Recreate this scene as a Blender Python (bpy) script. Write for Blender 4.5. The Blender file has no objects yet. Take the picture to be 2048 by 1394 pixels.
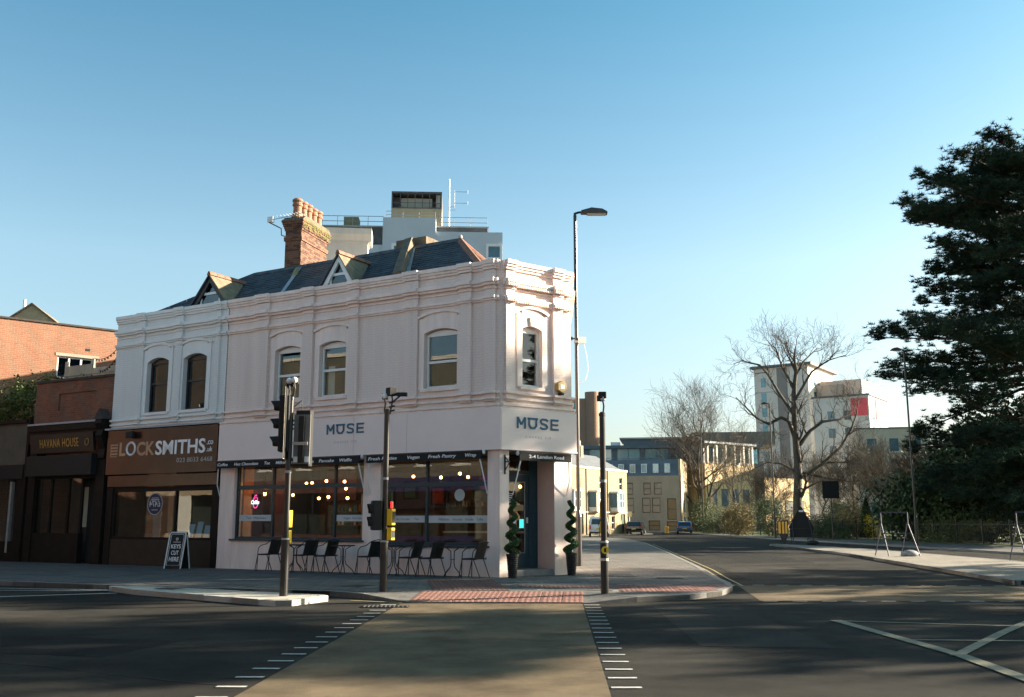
import bpy, bmesh, math, random
import numpy as np
from mathutils import Matrix, Vector
R = math.radians
random.seed(7)
rng = np.random.default_rng(11)
scene = bpy.context.scene
COL = scene.collection

# ------------------------------------------------------------------ camera
CAM_H, PITCH, FPX = 1.5, R(10.0), 1960.0
cam_data = bpy.data.cameras.new('camera')
cam_data.sensor_width = 36.0
cam_data.lens = FPX / 2048.0 * 36.0
cam_data.clip_start, cam_data.clip_end = 0.1, 4000.0
cam = bpy.data.objects.new('camera', cam_data)
cam.location = (0, 0, CAM_H)
cam.rotation_euler = (R(90) + PITCH, 0, 0)
COL.objects.link(cam)
scene.camera = cam
# ------------------------------------------------------------------ sky and sun
SUN_AZ, SUN_EL = R(14.0), R(19.0)          # azimuth counted from +X towards +Y
world = bpy.data.worlds.new('World'); scene.world = world; world.use_nodes = True
wn = world.node_tree; bg = wn.nodes['Background']
sky = wn.nodes.new('ShaderNodeTexSky'); sky.sky_type = 'NISHITA'; sky.sun_disc = False
sky.sun_elevation = SUN_EL; sky.sun_rotation = R(90) - SUN_AZ
sky.altitude = 0; sky.air_density = 1.0; sky.dust_density = 1.4; sky.ozone_density = 2.5
tint = wn.nodes.new('ShaderNodeMix'); tint.data_type = 'RGBA'; tint.blend_type = 'MULTIPLY'; tint.inputs[0].default_value = 1.0
gtc = wn.nodes.new('ShaderNodeTexCoord'); gsp = wn.nodes.new('ShaderNodeSeparateXYZ'); wn.links.new(gtc.outputs['Generated'], gsp.inputs[0])
grd = wn.nodes.new('ShaderNodeValToRGB'); wn.links.new(gsp.outputs['Z'], grd.inputs[0])      # even all round: pale at the horizon, teal overhead
ge = grd.color_ramp.elements; ge[0].position = 0.02; ge[0].color = (0.70, 0.61, 0.57, 1); ge[1].position = 0.55; ge[1].color = (0.33, 0.68, 0.64, 1)
em = ge.new(0.25); em.color = (0.87, 0.87, 0.72, 1)
wn.links.new(grd.outputs[0], tint.inputs[7])
wn.links.new(sky.outputs[0], tint.inputs[6]); wn.links.new(tint.outputs[2], bg.inputs[0]); bg.inputs[1].default_value = 0.078
sun_data = bpy.data.lights.new('sun', 'SUN'); sun_data.energy = 5.0; sun_data.angle = R(0.55); sun_data.color = (1.0, 0.86, 0.68)
sun = bpy.data.objects.new('sun', sun_data); COL.objects.link(sun)
SUN_DIR = Vector((math.cos(SUN_AZ) * math.cos(SUN_EL), math.sin(SUN_AZ) * math.cos(SUN_EL), math.sin(SUN_EL)))
sun.rotation_euler = SUN_DIR.to_track_quat('Z', 'Y').to_euler()
sun.location = SUN_DIR * 60
scene.view_settings.view_transform = 'Standard'; scene.view_settings.look = 'None'
scene.view_settings.exposure = 2.15; scene.view_settings.gamma = 1.0
scene.view_settings.use_curve_mapping = False

# ------------------------------------------------------------------ helpers
def at(px, py, Y):
    """a measured picture point at the real depth Y (metres in front of the camera) -> x, y, z"""
    x, y = (px - 1024) / FPX, -(py - 697) / FPX
    c, s = math.cos(PITCH), math.sin(PITCH)
    t = Y / (c - y * s)
    return Vector((x * t, Y, CAM_H + (s + y * c) * t))

class MB:
    def __init__(s): s.v, s.f, s.M = [], [], None
    def add(s, p):
        p = Vector(p)
        if s.M is not None: p = s.M @ p
        s.v.append(tuple(p)); return len(s.v) - 1
    def poly(s, pts): s.f.append([s.add(p) for p in pts]); return s
    def hexa(s, p8):
        i = [s.add(p) for p in p8]
        for a in ((3, 2, 1, 0), (4, 5, 6, 7), (0, 1, 5, 4), (1, 2, 6, 5), (2, 3, 7, 6), (3, 0, 4, 7)): s.f.append([i[k] for k in a])
        return s
    def box(s, x0, x1, y0, y1, z0, z1):
        return s.hexa([(x0, y0, z0), (x1, y0, z0), (x1, y1, z0), (x0, y1, z0), (x0, y0, z1), (x1, y0, z1), (x1, y1, z1), (x0, y1, z1)])
    def prism_y(s, pts, y0, y1):           # polygon in xz extruded along y
        n = len(pts); a = [s.add((x, y0, z)) for x, z in pts]; b = [s.add((x, y1, z)) for x, z in pts]
        s.f.append(a[::-1]); s.f.append(b)
        for i in range(n): j = (i + 1) % n; s.f.append([a[i], a[j], b[j], b[i]])
        return s
    def prism_z(s, pts, z0, z1):           # polygon in xy extruded along z
        n = len(pts); a = [s.add((x, y, z0)) for x, y in pts]; b = [s.add((x, y, z1)) for x, y in pts]
        s.f.append(a[::-1]); s.f.append(b)
        for i in range(n): j = (i + 1) % n; s.f.append([a[i], a[j], b[j], b[i]])
        return s
    def prism_x(s, pts, x0, x1):           # polygon in yz extruded along x
        n = len(pts); a = [s.add((x0, y, z)) for y, z in pts]; b = [s.add((x1, y, z)) for y, z in pts]
        s.f.append(a[::-1]); s.f.append(b)
        for i in range(n): j = (i + 1) % n; s.f.append([a[i], a[j], b[j], b[i]])
        return s
    def tube(s, pts, r, n=8, caps=True):
        pts = [Vector(p) for p in pts]; k = len(pts)
        rr = r if isinstance(r, (list, tuple)) else [r] * k
        rings = []; up = None
        for i, p in enumerate(pts):
            d = (pts[min(i + 1, k - 1)] - pts[max(i - 1, 0)]).normalized()
            if up is None: up = d.orthogonal().normalized()
            u = up - d * up.dot(d)
            u = u.normalized() if u.length > 1e-6 else d.orthogonal().normalized()
            w = d.cross(u); up = u
            rings.append([s.add(p + (u * math.cos(2 * math.pi * q / n) + w * math.sin(2 * math.pi * q / n)) * rr[i]) for q in range(n)])
        for a, b in zip(rings, rings[1:]):
            for q in range(n): s.f.append([a[q], a[(q + 1) % n], b[(q + 1) % n], b[q]])
        if caps: s.f.append(rings[0][::-1]); s.f.append(rings[-1])
        return s
    def lathe(s, prof, n=16, c=(0, 0, 0)):
        rings = [[s.add((c[0] + r * math.cos(2 * math.pi * q / n), c[1] + r * math.sin(2 * math.pi * q / n), c[2] + z)) for q in range(n)] for r, z in prof]
        for a, b in zip(rings, rings[1:]):
            for q in range(n): s.f.append([a[q], a[(q + 1) % n], b[(q + 1) % n], b[q]])
        s.f.append(rings[0][::-1]); s.f.append(rings[-1]); return s
    def ball(s, c, r, n=10, m=6, sq=(1, 1, 1)):
        prof = [(max(r * math.sin(math.pi * k / m), 1e-4), -r * math.cos(math.pi * k / m)) for k in range(m + 1)]
        rings = [[s.add((c[0] + sq[0] * a * math.cos(2 * math.pi * q / n), c[1] + sq[1] * a * math.sin(2 * math.pi * q / n), c[2] + sq[2] * z)) for q in range(n)] for a, z in prof]
        for a, b in zip(rings, rings[1:]):
            for q in range(n): s.f.append([a[q], a[(q + 1) % n], b[(q + 1) % n], b[q]])
        return s
    def mesh(s, name, recalc=True, smooth=False):
        me = bpy.data.meshes.new(name); me.from_pydata(s.v, [], s.f)
        if recalc and len(s.f) < 30000:
            b = bmesh.new(); b.from_mesh(me); bmesh.ops.recalc_face_normals(b, faces=b.faces); b.to_mesh(me); b.free()
        if smooth: me.shade_smooth()
        return me
    def build(s, name, mat, parent=None, loc=(0, 0, 0), rz=0.0, smooth=False, bevel=0, recalc=True, rot=None):
        return obj(name, s.mesh(name, recalc, smooth), mat, parent, loc, rz, bevel, rot)

def obj(name, me, mat, parent=None, loc=(0, 0, 0), rz=0.0, bevel=0, rot=None):
    o = bpy.data.objects.new(name, me); COL.objects.link(o)
    if mat is not None and not me.materials: me.materials.append(mat)
    o.location = loc; o.rotation_euler = rot if rot else (0, 0, rz)
    if parent: o.parent = parent
    if bevel:
        m = o.modifiers.new('bevel', 'BEVEL'); m.width = bevel; m.segments = 2; m.limit_method = 'ANGLE'
    return o
def empty(name, loc=(0, 0, 0), rz=0.0):
    o = bpy.data.objects.new(name, None); COL.objects.link(o); o.location = loc; o.rotation_euler = (0, 0, rz); o.empty_display_size = 0.3
    return o
def tag(o, label, cat, group=None):
    o['label'] = label; o['category'] = cat
    if group: o['group'] = group
    return o
def struct(o): o['kind'] = 'structure'; return o
def stuff(o): o['kind'] = 'stuff'; return o
def copy_tree(o, parent=None):
    c = o.copy(); COL.objects.link(c)
    if parent: c.parent = parent
    for ch in list(o.children): copy_tree(ch, c)
    return c
def bx(name, mat, parent, x0, x1, y0, y1, z0, z1, bevel=0, loc=(0, 0, 0), rz=0.0):
    return MB().box(x0, x1, y0, y1, z0, z1).build(name, mat, parent, loc, rz, bevel=bevel)
def np_mesh(name, verts, faces):
    """verts (n,3), faces (m,k) arrays -> mesh"""
    me = bpy.data.meshes.new(name); m, k = faces.shape
    me.vertices.add(len(verts)); me.vertices.foreach_set('co', verts.astype(np.float32).ravel())
    me.loops.add(m * k); me.loops.foreach_set('vertex_index', faces.astype(np.int32).ravel())
    me.polygons.add(m); me.polygons.foreach_set('loop_start', np.arange(m, dtype=np.int32) * k)
    me.update(calc_edges=True); return me
def text_mesh(txt, size, extrude=0.006, shear=0.0, spacing=1.0, align='CENTER', bold=0.0, flip=False, xscale=1.0):
    """letters standing in the xz plane, facing -y, baseline at z=0"""
    cu = bpy.data.curves.new('lettering', 'FONT'); cu.body = txt; cu.size = size; cu.extrude = extrude
    cu.shear = shear; cu.space_character = spacing; cu.align_x = align; cu.offset = bold; cu.resolution_u = 3
    o = bpy.data.objects.new('tmp', cu); COL.objects.link(o)
    dg = bpy.context.evaluated_depsgraph_get(); me = bpy.data.meshes.new_from_object(o.evaluated_get(dg))
    bpy.data.objects.remove(o); bpy.data.curves.remove(cu)
    me.transform(Matrix.Rotation(R(90), 4, 'X') @ Matrix.Diagonal((-xscale if flip else xscale, 1, 1, 1)))
    me.materials.clear(); me.name = 'lettering'
    return me
def text(txt, size, mat, parent, loc, rz=0.0, name='lettering', **k):
    return obj(name, text_mesh(txt, size, **k), mat, parent, loc, rz)

# ------------------------------------------------------------------ materials
MATS = {}
def mat(name, col, rough=0.7, var=0.12, scale=3.0, bump=0.0, bscale=40.0, metal=0.0, col2=None, spec=0.4, streak=False, ramp=(0.3, 0.7), emit=0.0):
    if name in MATS: return MATS[name]
    m = bpy.data.materials.new(name); m.use_nodes = True; nt = m.node_tree; N, L = nt.nodes, nt.links
    p = N['Principled BSDF']; p.inputs['Roughness'].default_value = rough; p.inputs['Metallic'].default_value = metal
    p.inputs['Specular IOR Level'].default_value = spec
    tc = N.new('ShaderNodeTexCoord')
    if var > 0 or col2:
        no = N.new('ShaderNodeTexNoise'); no.inputs['Scale'].default_value = scale; no.inputs['Detail'].default_value = 6; no.inputs['Roughness'].default_value = 0.65
        src = tc.outputs['Object']
        if streak:
            mp = N.new('ShaderNodeMapping'); mp.inputs['Scale'].default_value = (1, 1, 0.15); L.new(src, mp.inputs[0]); src = mp.outputs[0]
        L.new(src, no.inputs['Vector'])
        cr = N.new('ShaderNodeValToRGB'); cr.color_ramp.elements[0].position, cr.color_ramp.elements[1].position = ramp
        a = tuple(max(0, c * (1 - var)) for c in col); b = tuple(min(1, c * (1 + var)) for c in (col2 or col))
        cr.color_ramp.elements[0].color = (*a, 1); cr.color_ramp.elements[1].color = (*b, 1)
        L.new(no.outputs[0], cr.inputs[0]); L.new(cr.outputs[0], p.inputs['Base Color'])
    else: p.inputs['Base Color'].default_value = (*col, 1)
    if bump > 0:
        n2 = N.new('ShaderNodeTexNoise'); n2.inputs['Scale'].default_value = bscale; n2.inputs['Detail'].default_value = 4
        L.new(tc.outputs['Object'], n2.inputs['Vector'])
        bp = N.new('ShaderNodeBump'); bp.inputs['Strength'].default_value = bump; bp.inputs['Distance'].default_value = 0.02
        L.new(n2.outputs[0], bp.inputs['Height']); L.new(bp.outputs[0], p.inputs['Normal'])
    if emit:
        p.inputs['Emission Color'].default_value = (*col, 1); p.inputs['Emission Strength'].default_value = emit
    MATS[name] = m; return m
def brick_mat(name, c1, c2, mortar, rough=0.85, bw=0.225, bh=0.075, ms=0.012, bump=0.5, painted=False, dirt=0.25, axis='xz', spec=0.3, streaky=False):
    m = bpy.data.materials.new(name); m.use_nodes = True; nt = m.node_tree; N, L = nt.nodes, nt.links
    p = N['Principled BSDF']; p.inputs['Roughness'].default_value = rough; p.inputs['Specular IOR Level'].default_value = spec
    tc = N.new('ShaderNodeTexCoord'); sp = N.new('ShaderNodeSeparateXYZ'); L.new(tc.outputs['Object'], sp.inputs[0])
    cb = N.new('ShaderNodeCombineXYZ'); L.new(sp.outputs['X' if axis[0] == 'x' else 'Y'], cb.inputs[0]); L.new(sp.outputs['Z' if axis[1] == 'z' else 'Y'], cb.inputs[1])
    br = N.new('ShaderNodeTexBrick'); L.new(cb.outputs[0], br.inputs['Vector'])
    br.inputs['Scale'].default_value = 1.0; br.inputs['Brick Width'].default_value = bw; br.inputs['Row Height'].default_value = bh
    br.inputs['Mortar Size'].default_value = ms; br.inputs['Mortar Smooth'].default_value = 0.3
    br.inputs['Color1'].default_value = (*c1, 1); br.inputs['Color2'].default_value = (*c2, 1); br.inputs['Mortar'].default_value = (*mortar, 1)
    no = N.new('ShaderNodeTexNoise'); no.inputs['Scale'].default_value = 0.9; no.inputs['Detail'].default_value = 8; no.inputs['Roughness'].default_value = 0.7
    mp = N.new('ShaderNodeMapping'); mp.inputs['Scale'].default_value = (2.6, 2.6, 0.16) if streaky else (1, 1, 0.45); L.new(tc.outputs['Object'], mp.inputs[0]); L.new(mp.outputs[0], no.inputs['Vector'])
    mx = N.new('ShaderNodeMix'); mx.data_type = 'RGBA'; mx.blend_type = 'MULTIPLY'
    cr = N.new('ShaderNodeValToRGB'); cr.color_ramp.elements[0].position = 0.35; cr.color_ramp.elements[1].position = 0.65
    cr.color_ramp.elements[0].color = (1 - dirt, 1 - dirt, 1 - dirt * 1.05, 1); cr.color_ramp.elements[1].color = (1, 1, 1, 1)
    L.new(no.outputs[0], cr.inputs[0]); mx.inputs[0].default_value = 1.0; L.new(br.outputs['Color'], mx.inputs[6]); L.new(cr.outputs[0], mx.inputs[7])
    L.new(mx.outputs[2], p.inputs['Base Color'])
    bp = N.new('ShaderNodeBump'); bp.inputs['Strength'].default_value = bump; bp.inputs['Distance'].default_value = 0.008; bp.invert = True
    L.new(br.outputs['Fac'], bp.inputs['Height'])
    n3 = N.new('ShaderNodeTexNoise'); n3.inputs['Scale'].default_value = 30; L.new(tc.outputs['Object'], n3.inputs['Vector'])
    b2 = N.new('ShaderNodeBump'); b2.inputs['Strength'].default_value = 0.25; b2.inputs['Distance'].default_value = 0.01
    L.new(n3.outputs[0], b2.inputs['Height']); L.new(bp.outputs[0], b2.inputs['Normal']); L.new(b2.outputs[0], p.inputs['Normal'])
    MATS[name] = m; return m
def glass_mat(name, tint=(0.86, 0.9, 0.9), ior=1.5, rough=0.0):
    m = bpy.data.materials.new(name); m.use_nodes = True; nt = m.node_tree; N, L = nt.nodes, nt.links
    N.remove(N['Principled BSDF']); out = N['Material Output']
    tr = N.new('ShaderNodeBsdfTransparent'); tr.inputs[0].default_value = (*tint, 1)
    gl = N.new('ShaderNodeBsdfGlossy'); gl.inputs['Roughness'].default_value = rough; gl.inputs[0].default_value = (0.95, 0.97, 1, 1)
    fr = N.new('ShaderNodeFresnel'); ge_ = N.new('ShaderNodeNewGeometry'); mr = N.new('ShaderNodeMapRange')   # thin pane: both faces reflect alike
    mr.inputs['To Min'].default_value = ior; mr.inputs['To Max'].default_value = 1 / ior; L.new(ge_.outputs['Backfacing'], mr.inputs['Value']); L.new(mr.outputs[0], fr.inputs[0])
    tc = N.new('ShaderNodeTexCoord'); no = N.new('ShaderNodeTexNoise'); no.inputs['Scale'].default_value = 1.3; L.new(tc.outputs['Object'], no.inputs['Vector'])
    bp = N.new('ShaderNodeBump'); bp.inputs['Strength'].default_value = 0.012; bp.inputs['Distance'].default_value = 0.05; L.new(no.outputs[0], bp.inputs['Height']); L.new(bp.outputs[0], gl.inputs['Normal'])
    mx = N.new('ShaderNodeMixShader'); L.new(fr.outputs[0], mx.inputs[0]); L.new(tr.outputs[0], mx.inputs[1]); L.new(gl.outputs[0], mx.inputs[2])
    L.new(mx.outputs[0], out.inputs[0]); MATS[name] = m; return m
def emit_mat(name, col, strength):
    m = bpy.data.materials.new(name); m.use_nodes = True; p = m.node_tree.nodes['Principled BSDF']
    p.inputs['Base Color'].default_value = (*col, 1); p.inputs['Emission Color'].default_value = (*col, 1); p.inputs['Emission Strength'].default_value = strength
    MATS[name] = m; return m

asphalt = mat('asphalt', (0.027, 0.027, 0.025), 0.95, 0.35, 0.5, 0.7, 120, col2=(0.040, 0.038, 0.033), spec=0.06)
asphalt_far = mat('old_asphalt', (0.075, 0.073, 0.07), 0.85, 0.25, 0.7, 0.4, 90)
paving = brick_mat('concrete_paving', (0.17, 0.163, 0.15), (0.15, 0.143, 0.132), (0.085, 0.082, 0.077), 0.95, 0.6, 0.45, 0.015, 0.3, axis='xy', dirt=0.35, spec=0.1)
slab_a = mat('concrete_slab', (0.135, 0.13, 0.12), 0.95, 0.32, 5.0, 0.4, 90, spec=0.1)
slab_b = mat('worn_concrete_slab', (0.11, 0.106, 0.10), 0.95, 0.32, 5.0, 0.4, 90, spec=0.1)
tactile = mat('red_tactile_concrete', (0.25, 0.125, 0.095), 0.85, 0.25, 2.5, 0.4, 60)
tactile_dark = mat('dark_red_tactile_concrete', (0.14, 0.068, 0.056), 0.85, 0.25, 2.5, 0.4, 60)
kerb_m = mat('granite_kerb', (0.19, 0.185, 0.17), 0.8, 0.25, 3.0, 0.4, 60)
kerb_w = mat('pale_concrete_kerb', (0.44, 0.42, 0.38), 0.8, 0.18, 3.0, 0.4, 60)
buff = mat('buff_surfacing', (0.115, 0.091, 0.061), 0.95, 0.32, 0.9, 0.7, 140, col2=(0.15, 0.117, 0.076), spec=0.1)
white_paint = mat('worn_white_road_paint', (0.40, 0.40, 0.38), 0.8, 0.4, 14, 0.3, 80)
yellow_paint = mat('worn_yellow_road_paint', (0.30, 0.25, 0.11), 0.7, 0.35, 9, 0.3, 80)
box_paint = mat('faded_box_marking_paint', (0.20, 0.185, 0.125), 0.85, 0.35, 7, 0.4, 80)
pink = brick_mat('pink_painted_brick', (0.86, 0.71, 0.645), (0.85, 0.70, 0.635), (0.79, 0.65, 0.59), 0.65, bump=0.35, dirt=0.13, ms=0.01, streaky=True)
pinkr = mat('pink_painted_render', (0.84, 0.695, 0.63), 0.6, 0.13, 3.5, 0.15, 25, streak=True)
white_br = brick_mat('white_painted_brick', (0.78, 0.78, 0.76), (0.77, 0.77, 0.75), (0.70, 0.70, 0.69), 0.65, bump=0.35, dirt=0.08, ms=0.01, streaky=True)
white_r = mat('white_painted_render', (0.78, 0.78, 0.76), 0.6, 0.05, 1.5, 0.15, 25, streak=True)
fascia_m = mat('pale_fascia_board', (0.84, 0.71, 0.665), 0.5, 0.04, 1.0)
stain = mat('dirty_ledge_paint', (0.42, 0.35, 0.32), 0.8, 0.3, 5, 0.3, 30)
slate = mat('slate', (0.045, 0.05, 0.058), 0.6, 0.45, 2.5, 0.4, 20, col2=(0.075, 0.08, 0.088))
slate_lichen = mat('lichen_slate', (0.11, 0.115, 0.115), 0.75, 0.35, 3, 0.4, 20)
ridge_tile = mat('terracotta_ridge_tile', (0.24, 0.115, 0.075), 0.8, 0.3, 5, 0.3, 30)
hip_tile = mat('brown_clay_tile', (0.17, 0.09, 0.065), 0.85, 0.35, 4, 0.4, 20)
lead = mat('lead_flashing', (0.32, 0.35, 0.38), 0.5, 0.2, 4)
tile_cheek = mat('weathered_tile_cheek', (0.20, 0.155, 0.10), 0.85, 0.35, 5, 0.4, 25)
upvc = mat('white_window_plastic', (0.78, 0.78, 0.76), 0.4, 0.03, 2)
dark_frame = mat('dark_painted_frame', (0.025, 0.025, 0.028), 0.45, 0.2, 5)
teal_frame = mat('dark_teal_frame', (0.018, 0.045, 0.06), 0.4, 0.15, 4)
teal_letters = mat('teal_blue_letters', (0.02, 0.12, 0.20), 0.4, 0.05, 3)
grey_letters = mat('pale_grey_letters', (0.42, 0.40, 0.40), 0.5, 0.03, 3)
glass = glass_mat('window_glass')
glass_dark = glass_mat('dark_window_glass', (0.5, 0.54, 0.54), 1.6)
black = mat('black_painted_steel', (0.013, 0.013, 0.013), 0.35, 0.3, 6, spec=0.5)
black_matt = mat('matt_black', (0.012, 0.012, 0.012), 0.7, 0.2, 6)
black_fabric = mat('black_awning_fabric', (0.012, 0.013, 0.015), 0.8, 0.2, 10)
white_letters = mat('white_letters', (0.85, 0.85, 0.85), 0.5, 0.02, 3)
steel = mat('grey_steel', (0.34, 0.34, 0.33), 0.45, 0.12, 5, metal=0.3)
white_metal = mat('white_painted_metal', (0.72, 0.73, 0.74), 0.4, 0.05, 5)
yellow = mat('yellow_plastic', (0.75, 0.50, 0.02), 0.45, 0.06, 5)
red_led = mat('red_lens', (0.55, 0.02, 0.02), 0.3, 0.05, 5, emit=0.8)
orange_refl = mat('amber_reflective_panel', (0.75, 0.36, 0.02), 0.4, 0.08, 6)
bark = mat('grey_brown_bark', (0.065, 0.055, 0.042), 0.9, 0.4, 3, 0.6, 14)
bark_d = mat('dark_pine_bark', (0.05, 0.035, 0.026), 0.9, 0.4, 3, 0.6, 14)
twig = mat('brown_twigs', (0.115, 0.085, 0.06), 0.9, 0.3, 0.6)
twig_pale = mat('pale_brown_twigs', (0.17, 0.135, 0.095), 0.9, 0.3, 0.6)
needle = mat('pine_needles', (0.014, 0.030, 0.024), 0.8, 0.5, 0.3, col2=(0.030, 0.052, 0.032), spec=0.08)
yew = mat('dark_evergreen_leaves', (0.018, 0.034, 0.012), 0.65, 0.5, 0.5, col2=(0.045, 0.07, 0.02))
leaf_g = mat('green_leaves', (0.045, 0.065, 0.02), 0.65, 0.4, 0.8, col2=(0.10, 0.12, 0.035))
leaf_o = mat('olive_leaves', (0.10, 0.085, 0.03), 0.7, 0.4, 0.8, col2=(0.18, 0.14, 0.05))
leaf_y = mat('yellow_blossom', (0.55, 0.42, 0.02), 0.6, 0.2, 2)
topiary_leaf = mat('clipped_box_leaves', (0.03, 0.075, 0.022), 0.6, 0.5, 6, col2=(0.055, 0.12, 0.03))
ivy_m = mat('ivy_leaves', (0.045, 0.07, 0.018), 0.6, 0.45, 1.2, col2=(0.12, 0.14, 0.03))
grass_m = mat('grass', (0.05, 0.085, 0.02), 0.9, 0.4, 1.5, 0.5, 30)
earth = mat('earth_ground', (0.09, 0.075, 0.05), 0.95, 0.3, 0.4, 0.4, 4)
# ------------------------------------------------------------------ ground, road, pavements
def sheet(pts, z): return MB().poly([(x, y, z) for x, y in pts])
struct(sheet([(-1500, -1500), (1500, -1500), (1500, 1500), (-1500, 1500)], -0.06).build('ground', earth))
road = struct(sheet([(-90, -40), (60, -40), (60, 300), (-90, 300)], 0.0).build('road', asphalt))
def inside(p, poly):
    x, y = p; c = False; n = len(poly)
    for i in range(n):
        (x0, y0), (x1, y1) = poly[i], poly[(i + 1) % n]
        if (y0 > y) != (y1 > y) and x < (x1 - x0) * (y - y0) / (y1 - y0) + x0: c = not c
    return c
PH = 0.1
kerb_line = [(-40, 36.1), (-30, 31.7), (-11.76, 23.69), (-7.91, 22.01), (-3.71, 20.5), (-2.9, 19.75)]
kerb_line2 = [(2.35, 18.95), (3.44, 19.5), (4.3, 20.6), (4.8, 21.9), (5.04, 23.2), (5.35, 27), (5.88, 31.4), (7.14, 45.2), (8.92, 67), (9.5, 80), (8.6, 88), (5, 92.5), (-20, 94)]
ramp_back = [(-1.75, 20.75), (1.5, 20.45)]
pav_poly = kerb_line + ramp_back + kerb_line2 + [(-80, 94), (-80, 50)]
pavement = struct(MB().prism_z(pav_poly, -0.04, PH).build('pavement', paving))
r = MB(); k3, k4 = (-1.95, 18.9), (1.4, 18.68)
P3 = lambda p, z: (p[0], p[1], z)
r.poly([P3(k3, .012), P3(k4, .012), P3(ramp_back[1], PH), P3(ramp_back[0], PH)])
r.poly([P3(kerb_line[-1], PH), P3(k3, .012), P3(ramp_back[0], PH)]); r.poly([P3(k4, .012), P3(kerb_line2[0], PH), P3(ramp_back[1], PH)])
r.poly([P3(k3, .012), P3(k3, -.04), P3(k4, -.04), P3(k4, .012)])
for a_, za, b_, zb in ((kerb_line[-1], PH, k3, .012), (k4, .012, kerb_line2[0], PH)): r.poly([P3(a_, za), P3(a_, -.04), P3(b_, -.04), P3(b_, zb)])
r.build('dropped_kerb_ramp', slab_a, pavement)
kerb_mesh = MB().box(-.5, .5, 0, .14, 0, 1).mesh('kerb_stone')
kerb_mesh.materials.append(kerb_m)
kerb_mesh_w = MB().box(-.5, .5, 0, .14, 0, 1).mesh('kerb_stone'); kerb_mesh_w.materials.append(kerb_w)
def kerbs(line, parent, top=PH, L=0.9, me=None, side=1, maxn=200, drop=None):
    n = 0
    for a, b in zip(line, line[1:]):
        a, b = Vector(a), Vector(b); d = b - a; k = max(1, round(d.length / L))
        for i in range(k):
            if n >= maxn: return
            c = a + d * ((i + .5) / k); l = d.length / k
            o = bpy.data.objects.new('kerb_stone', me or kerb_mesh); COL.objects.link(o); o.parent = parent
            o.location = (c.x, c.y, -.03); o.rotation_euler = (0, 0, math.atan2(d.y, d.x) + (0 if side > 0 else math.pi))
            o.scale = (l - .012, 1, top + .03 + .006 + random.uniform(-.003, .003)); n += 1
kerbs(kerb_line[1:], pavement); kerbs(kerb_line2[:9], pavement)
# slabs near the camera, laid parallel to the long shop front
AX, AY = Vector((.866, -.5)), Vector((.5, .866)); P0 = Vector((-.3, 25.42))
slab_mesh = [MB().box(-.296, .296, -.221, .221, 0, .02).mesh('paving_slab') for _ in range(2)]
slab_mesh[0].materials.append(slab_a); slab_mesh[1].materials.append(slab_b)
def in_tactile(p):
    s, t = (p - P0).dot(AX), (p - P0).dot(AY)
    stem = -1.75 < p.x + (p.y - 20.5) * .12 < .1 and 20.3 < p.y < 24.6
    right = 2.2 < p.x < 5.3 and 20.2 < p.y < 22.7
    row = .3 < p.x < 2.7 and 21.3 < p.y < 22.2
    return stem or right or row
cand = []
for i in range(-30, 14):
    for j in range(-22, 0):
        c = P0 + AX * (i * .6 + (j % 2) * .3) + AY * (j * .45 - .16)
        if all(inside((c + AX * a + AY * b)[:], pav_poly) for a in (-.42, .42) for b in (-.34, .34)) and not in_tactile(c) and (c - P0).dot(AY) < -.3 and abs(c.x) < c.y * .53: cand.append(c)
cand.sort(key=lambda c: c.length)
for c in cand[:290]:
    o = bpy.data.objects.new('paving_slab', random.choice((slab_mesh[0], slab_mesh[0], slab_mesh[1]))); COL.objects.link(o); o.parent = pavement
    o.location = (c.x, c.y, PH - .013 + random.uniform(-.002, .002)); o.rotation_euler = (random.uniform(-.003, .003), random.uniform(-.003, .003), R(-30))
# tactile slabs
def tact(m):
    b = MB().box(-.196, .196, -.196, .196, 0, .02)
    for i in range(4):
        for j in range(4):
            x, y = -.15 + .1 * i, -.15 + .1 * j; q = [(x - .03, y - .03), (x + .03, y - .03), (x + .03, y + .03), (x - .03, y + .03)]
            t = [(x - .017, y - .017), (x + .017, y - .017), (x + .017, y + .017), (x - .017, y + .017)]
            for k in range(4): kk = (k + 1) % 4; b.poly([(*q[k], .02), (*q[kk], .02), (*t[kk], .026), (*t[k], .026)])
            b.poly([(*p, .026) for p in t])
    me = b.mesh('tactile_slab'); me.materials.append(m); return me
tm, tmd = tact(tactile), tact(tactile_dark)
def put_tact(me, x, y, z, rz=0., tilt=(0, 0)):
    o = bpy.data.objects.new('tactile_slab', me); COL.objects.link(o); o.parent = pavement
    o.location = (x, y, z); o.rotation_euler = (tilt[0], tilt[1], rz)
sl = math.atan2(PH - .012, 1.8)
for i in range(8):
    for j in range(4):
        x = -1.73 + .41 * i + .03 * j; put_tact(tm, x, 19.1 + .405 * j - .028 * i, .012 + .09 * (j + .55) / 4.3 - .012, R(-4), (sl, 0))
for i in range(4):
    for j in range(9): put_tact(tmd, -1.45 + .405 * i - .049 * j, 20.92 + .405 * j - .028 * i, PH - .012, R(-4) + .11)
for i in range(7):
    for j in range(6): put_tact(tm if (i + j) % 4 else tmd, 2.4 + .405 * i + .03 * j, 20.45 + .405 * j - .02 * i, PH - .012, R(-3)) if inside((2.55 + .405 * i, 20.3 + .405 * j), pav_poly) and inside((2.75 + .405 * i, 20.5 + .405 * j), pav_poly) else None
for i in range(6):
    for j in range(2): put_tact(tmd, .35 + .405 * i, 21.55 + .405 * j, PH - .012, R(-3))
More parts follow.
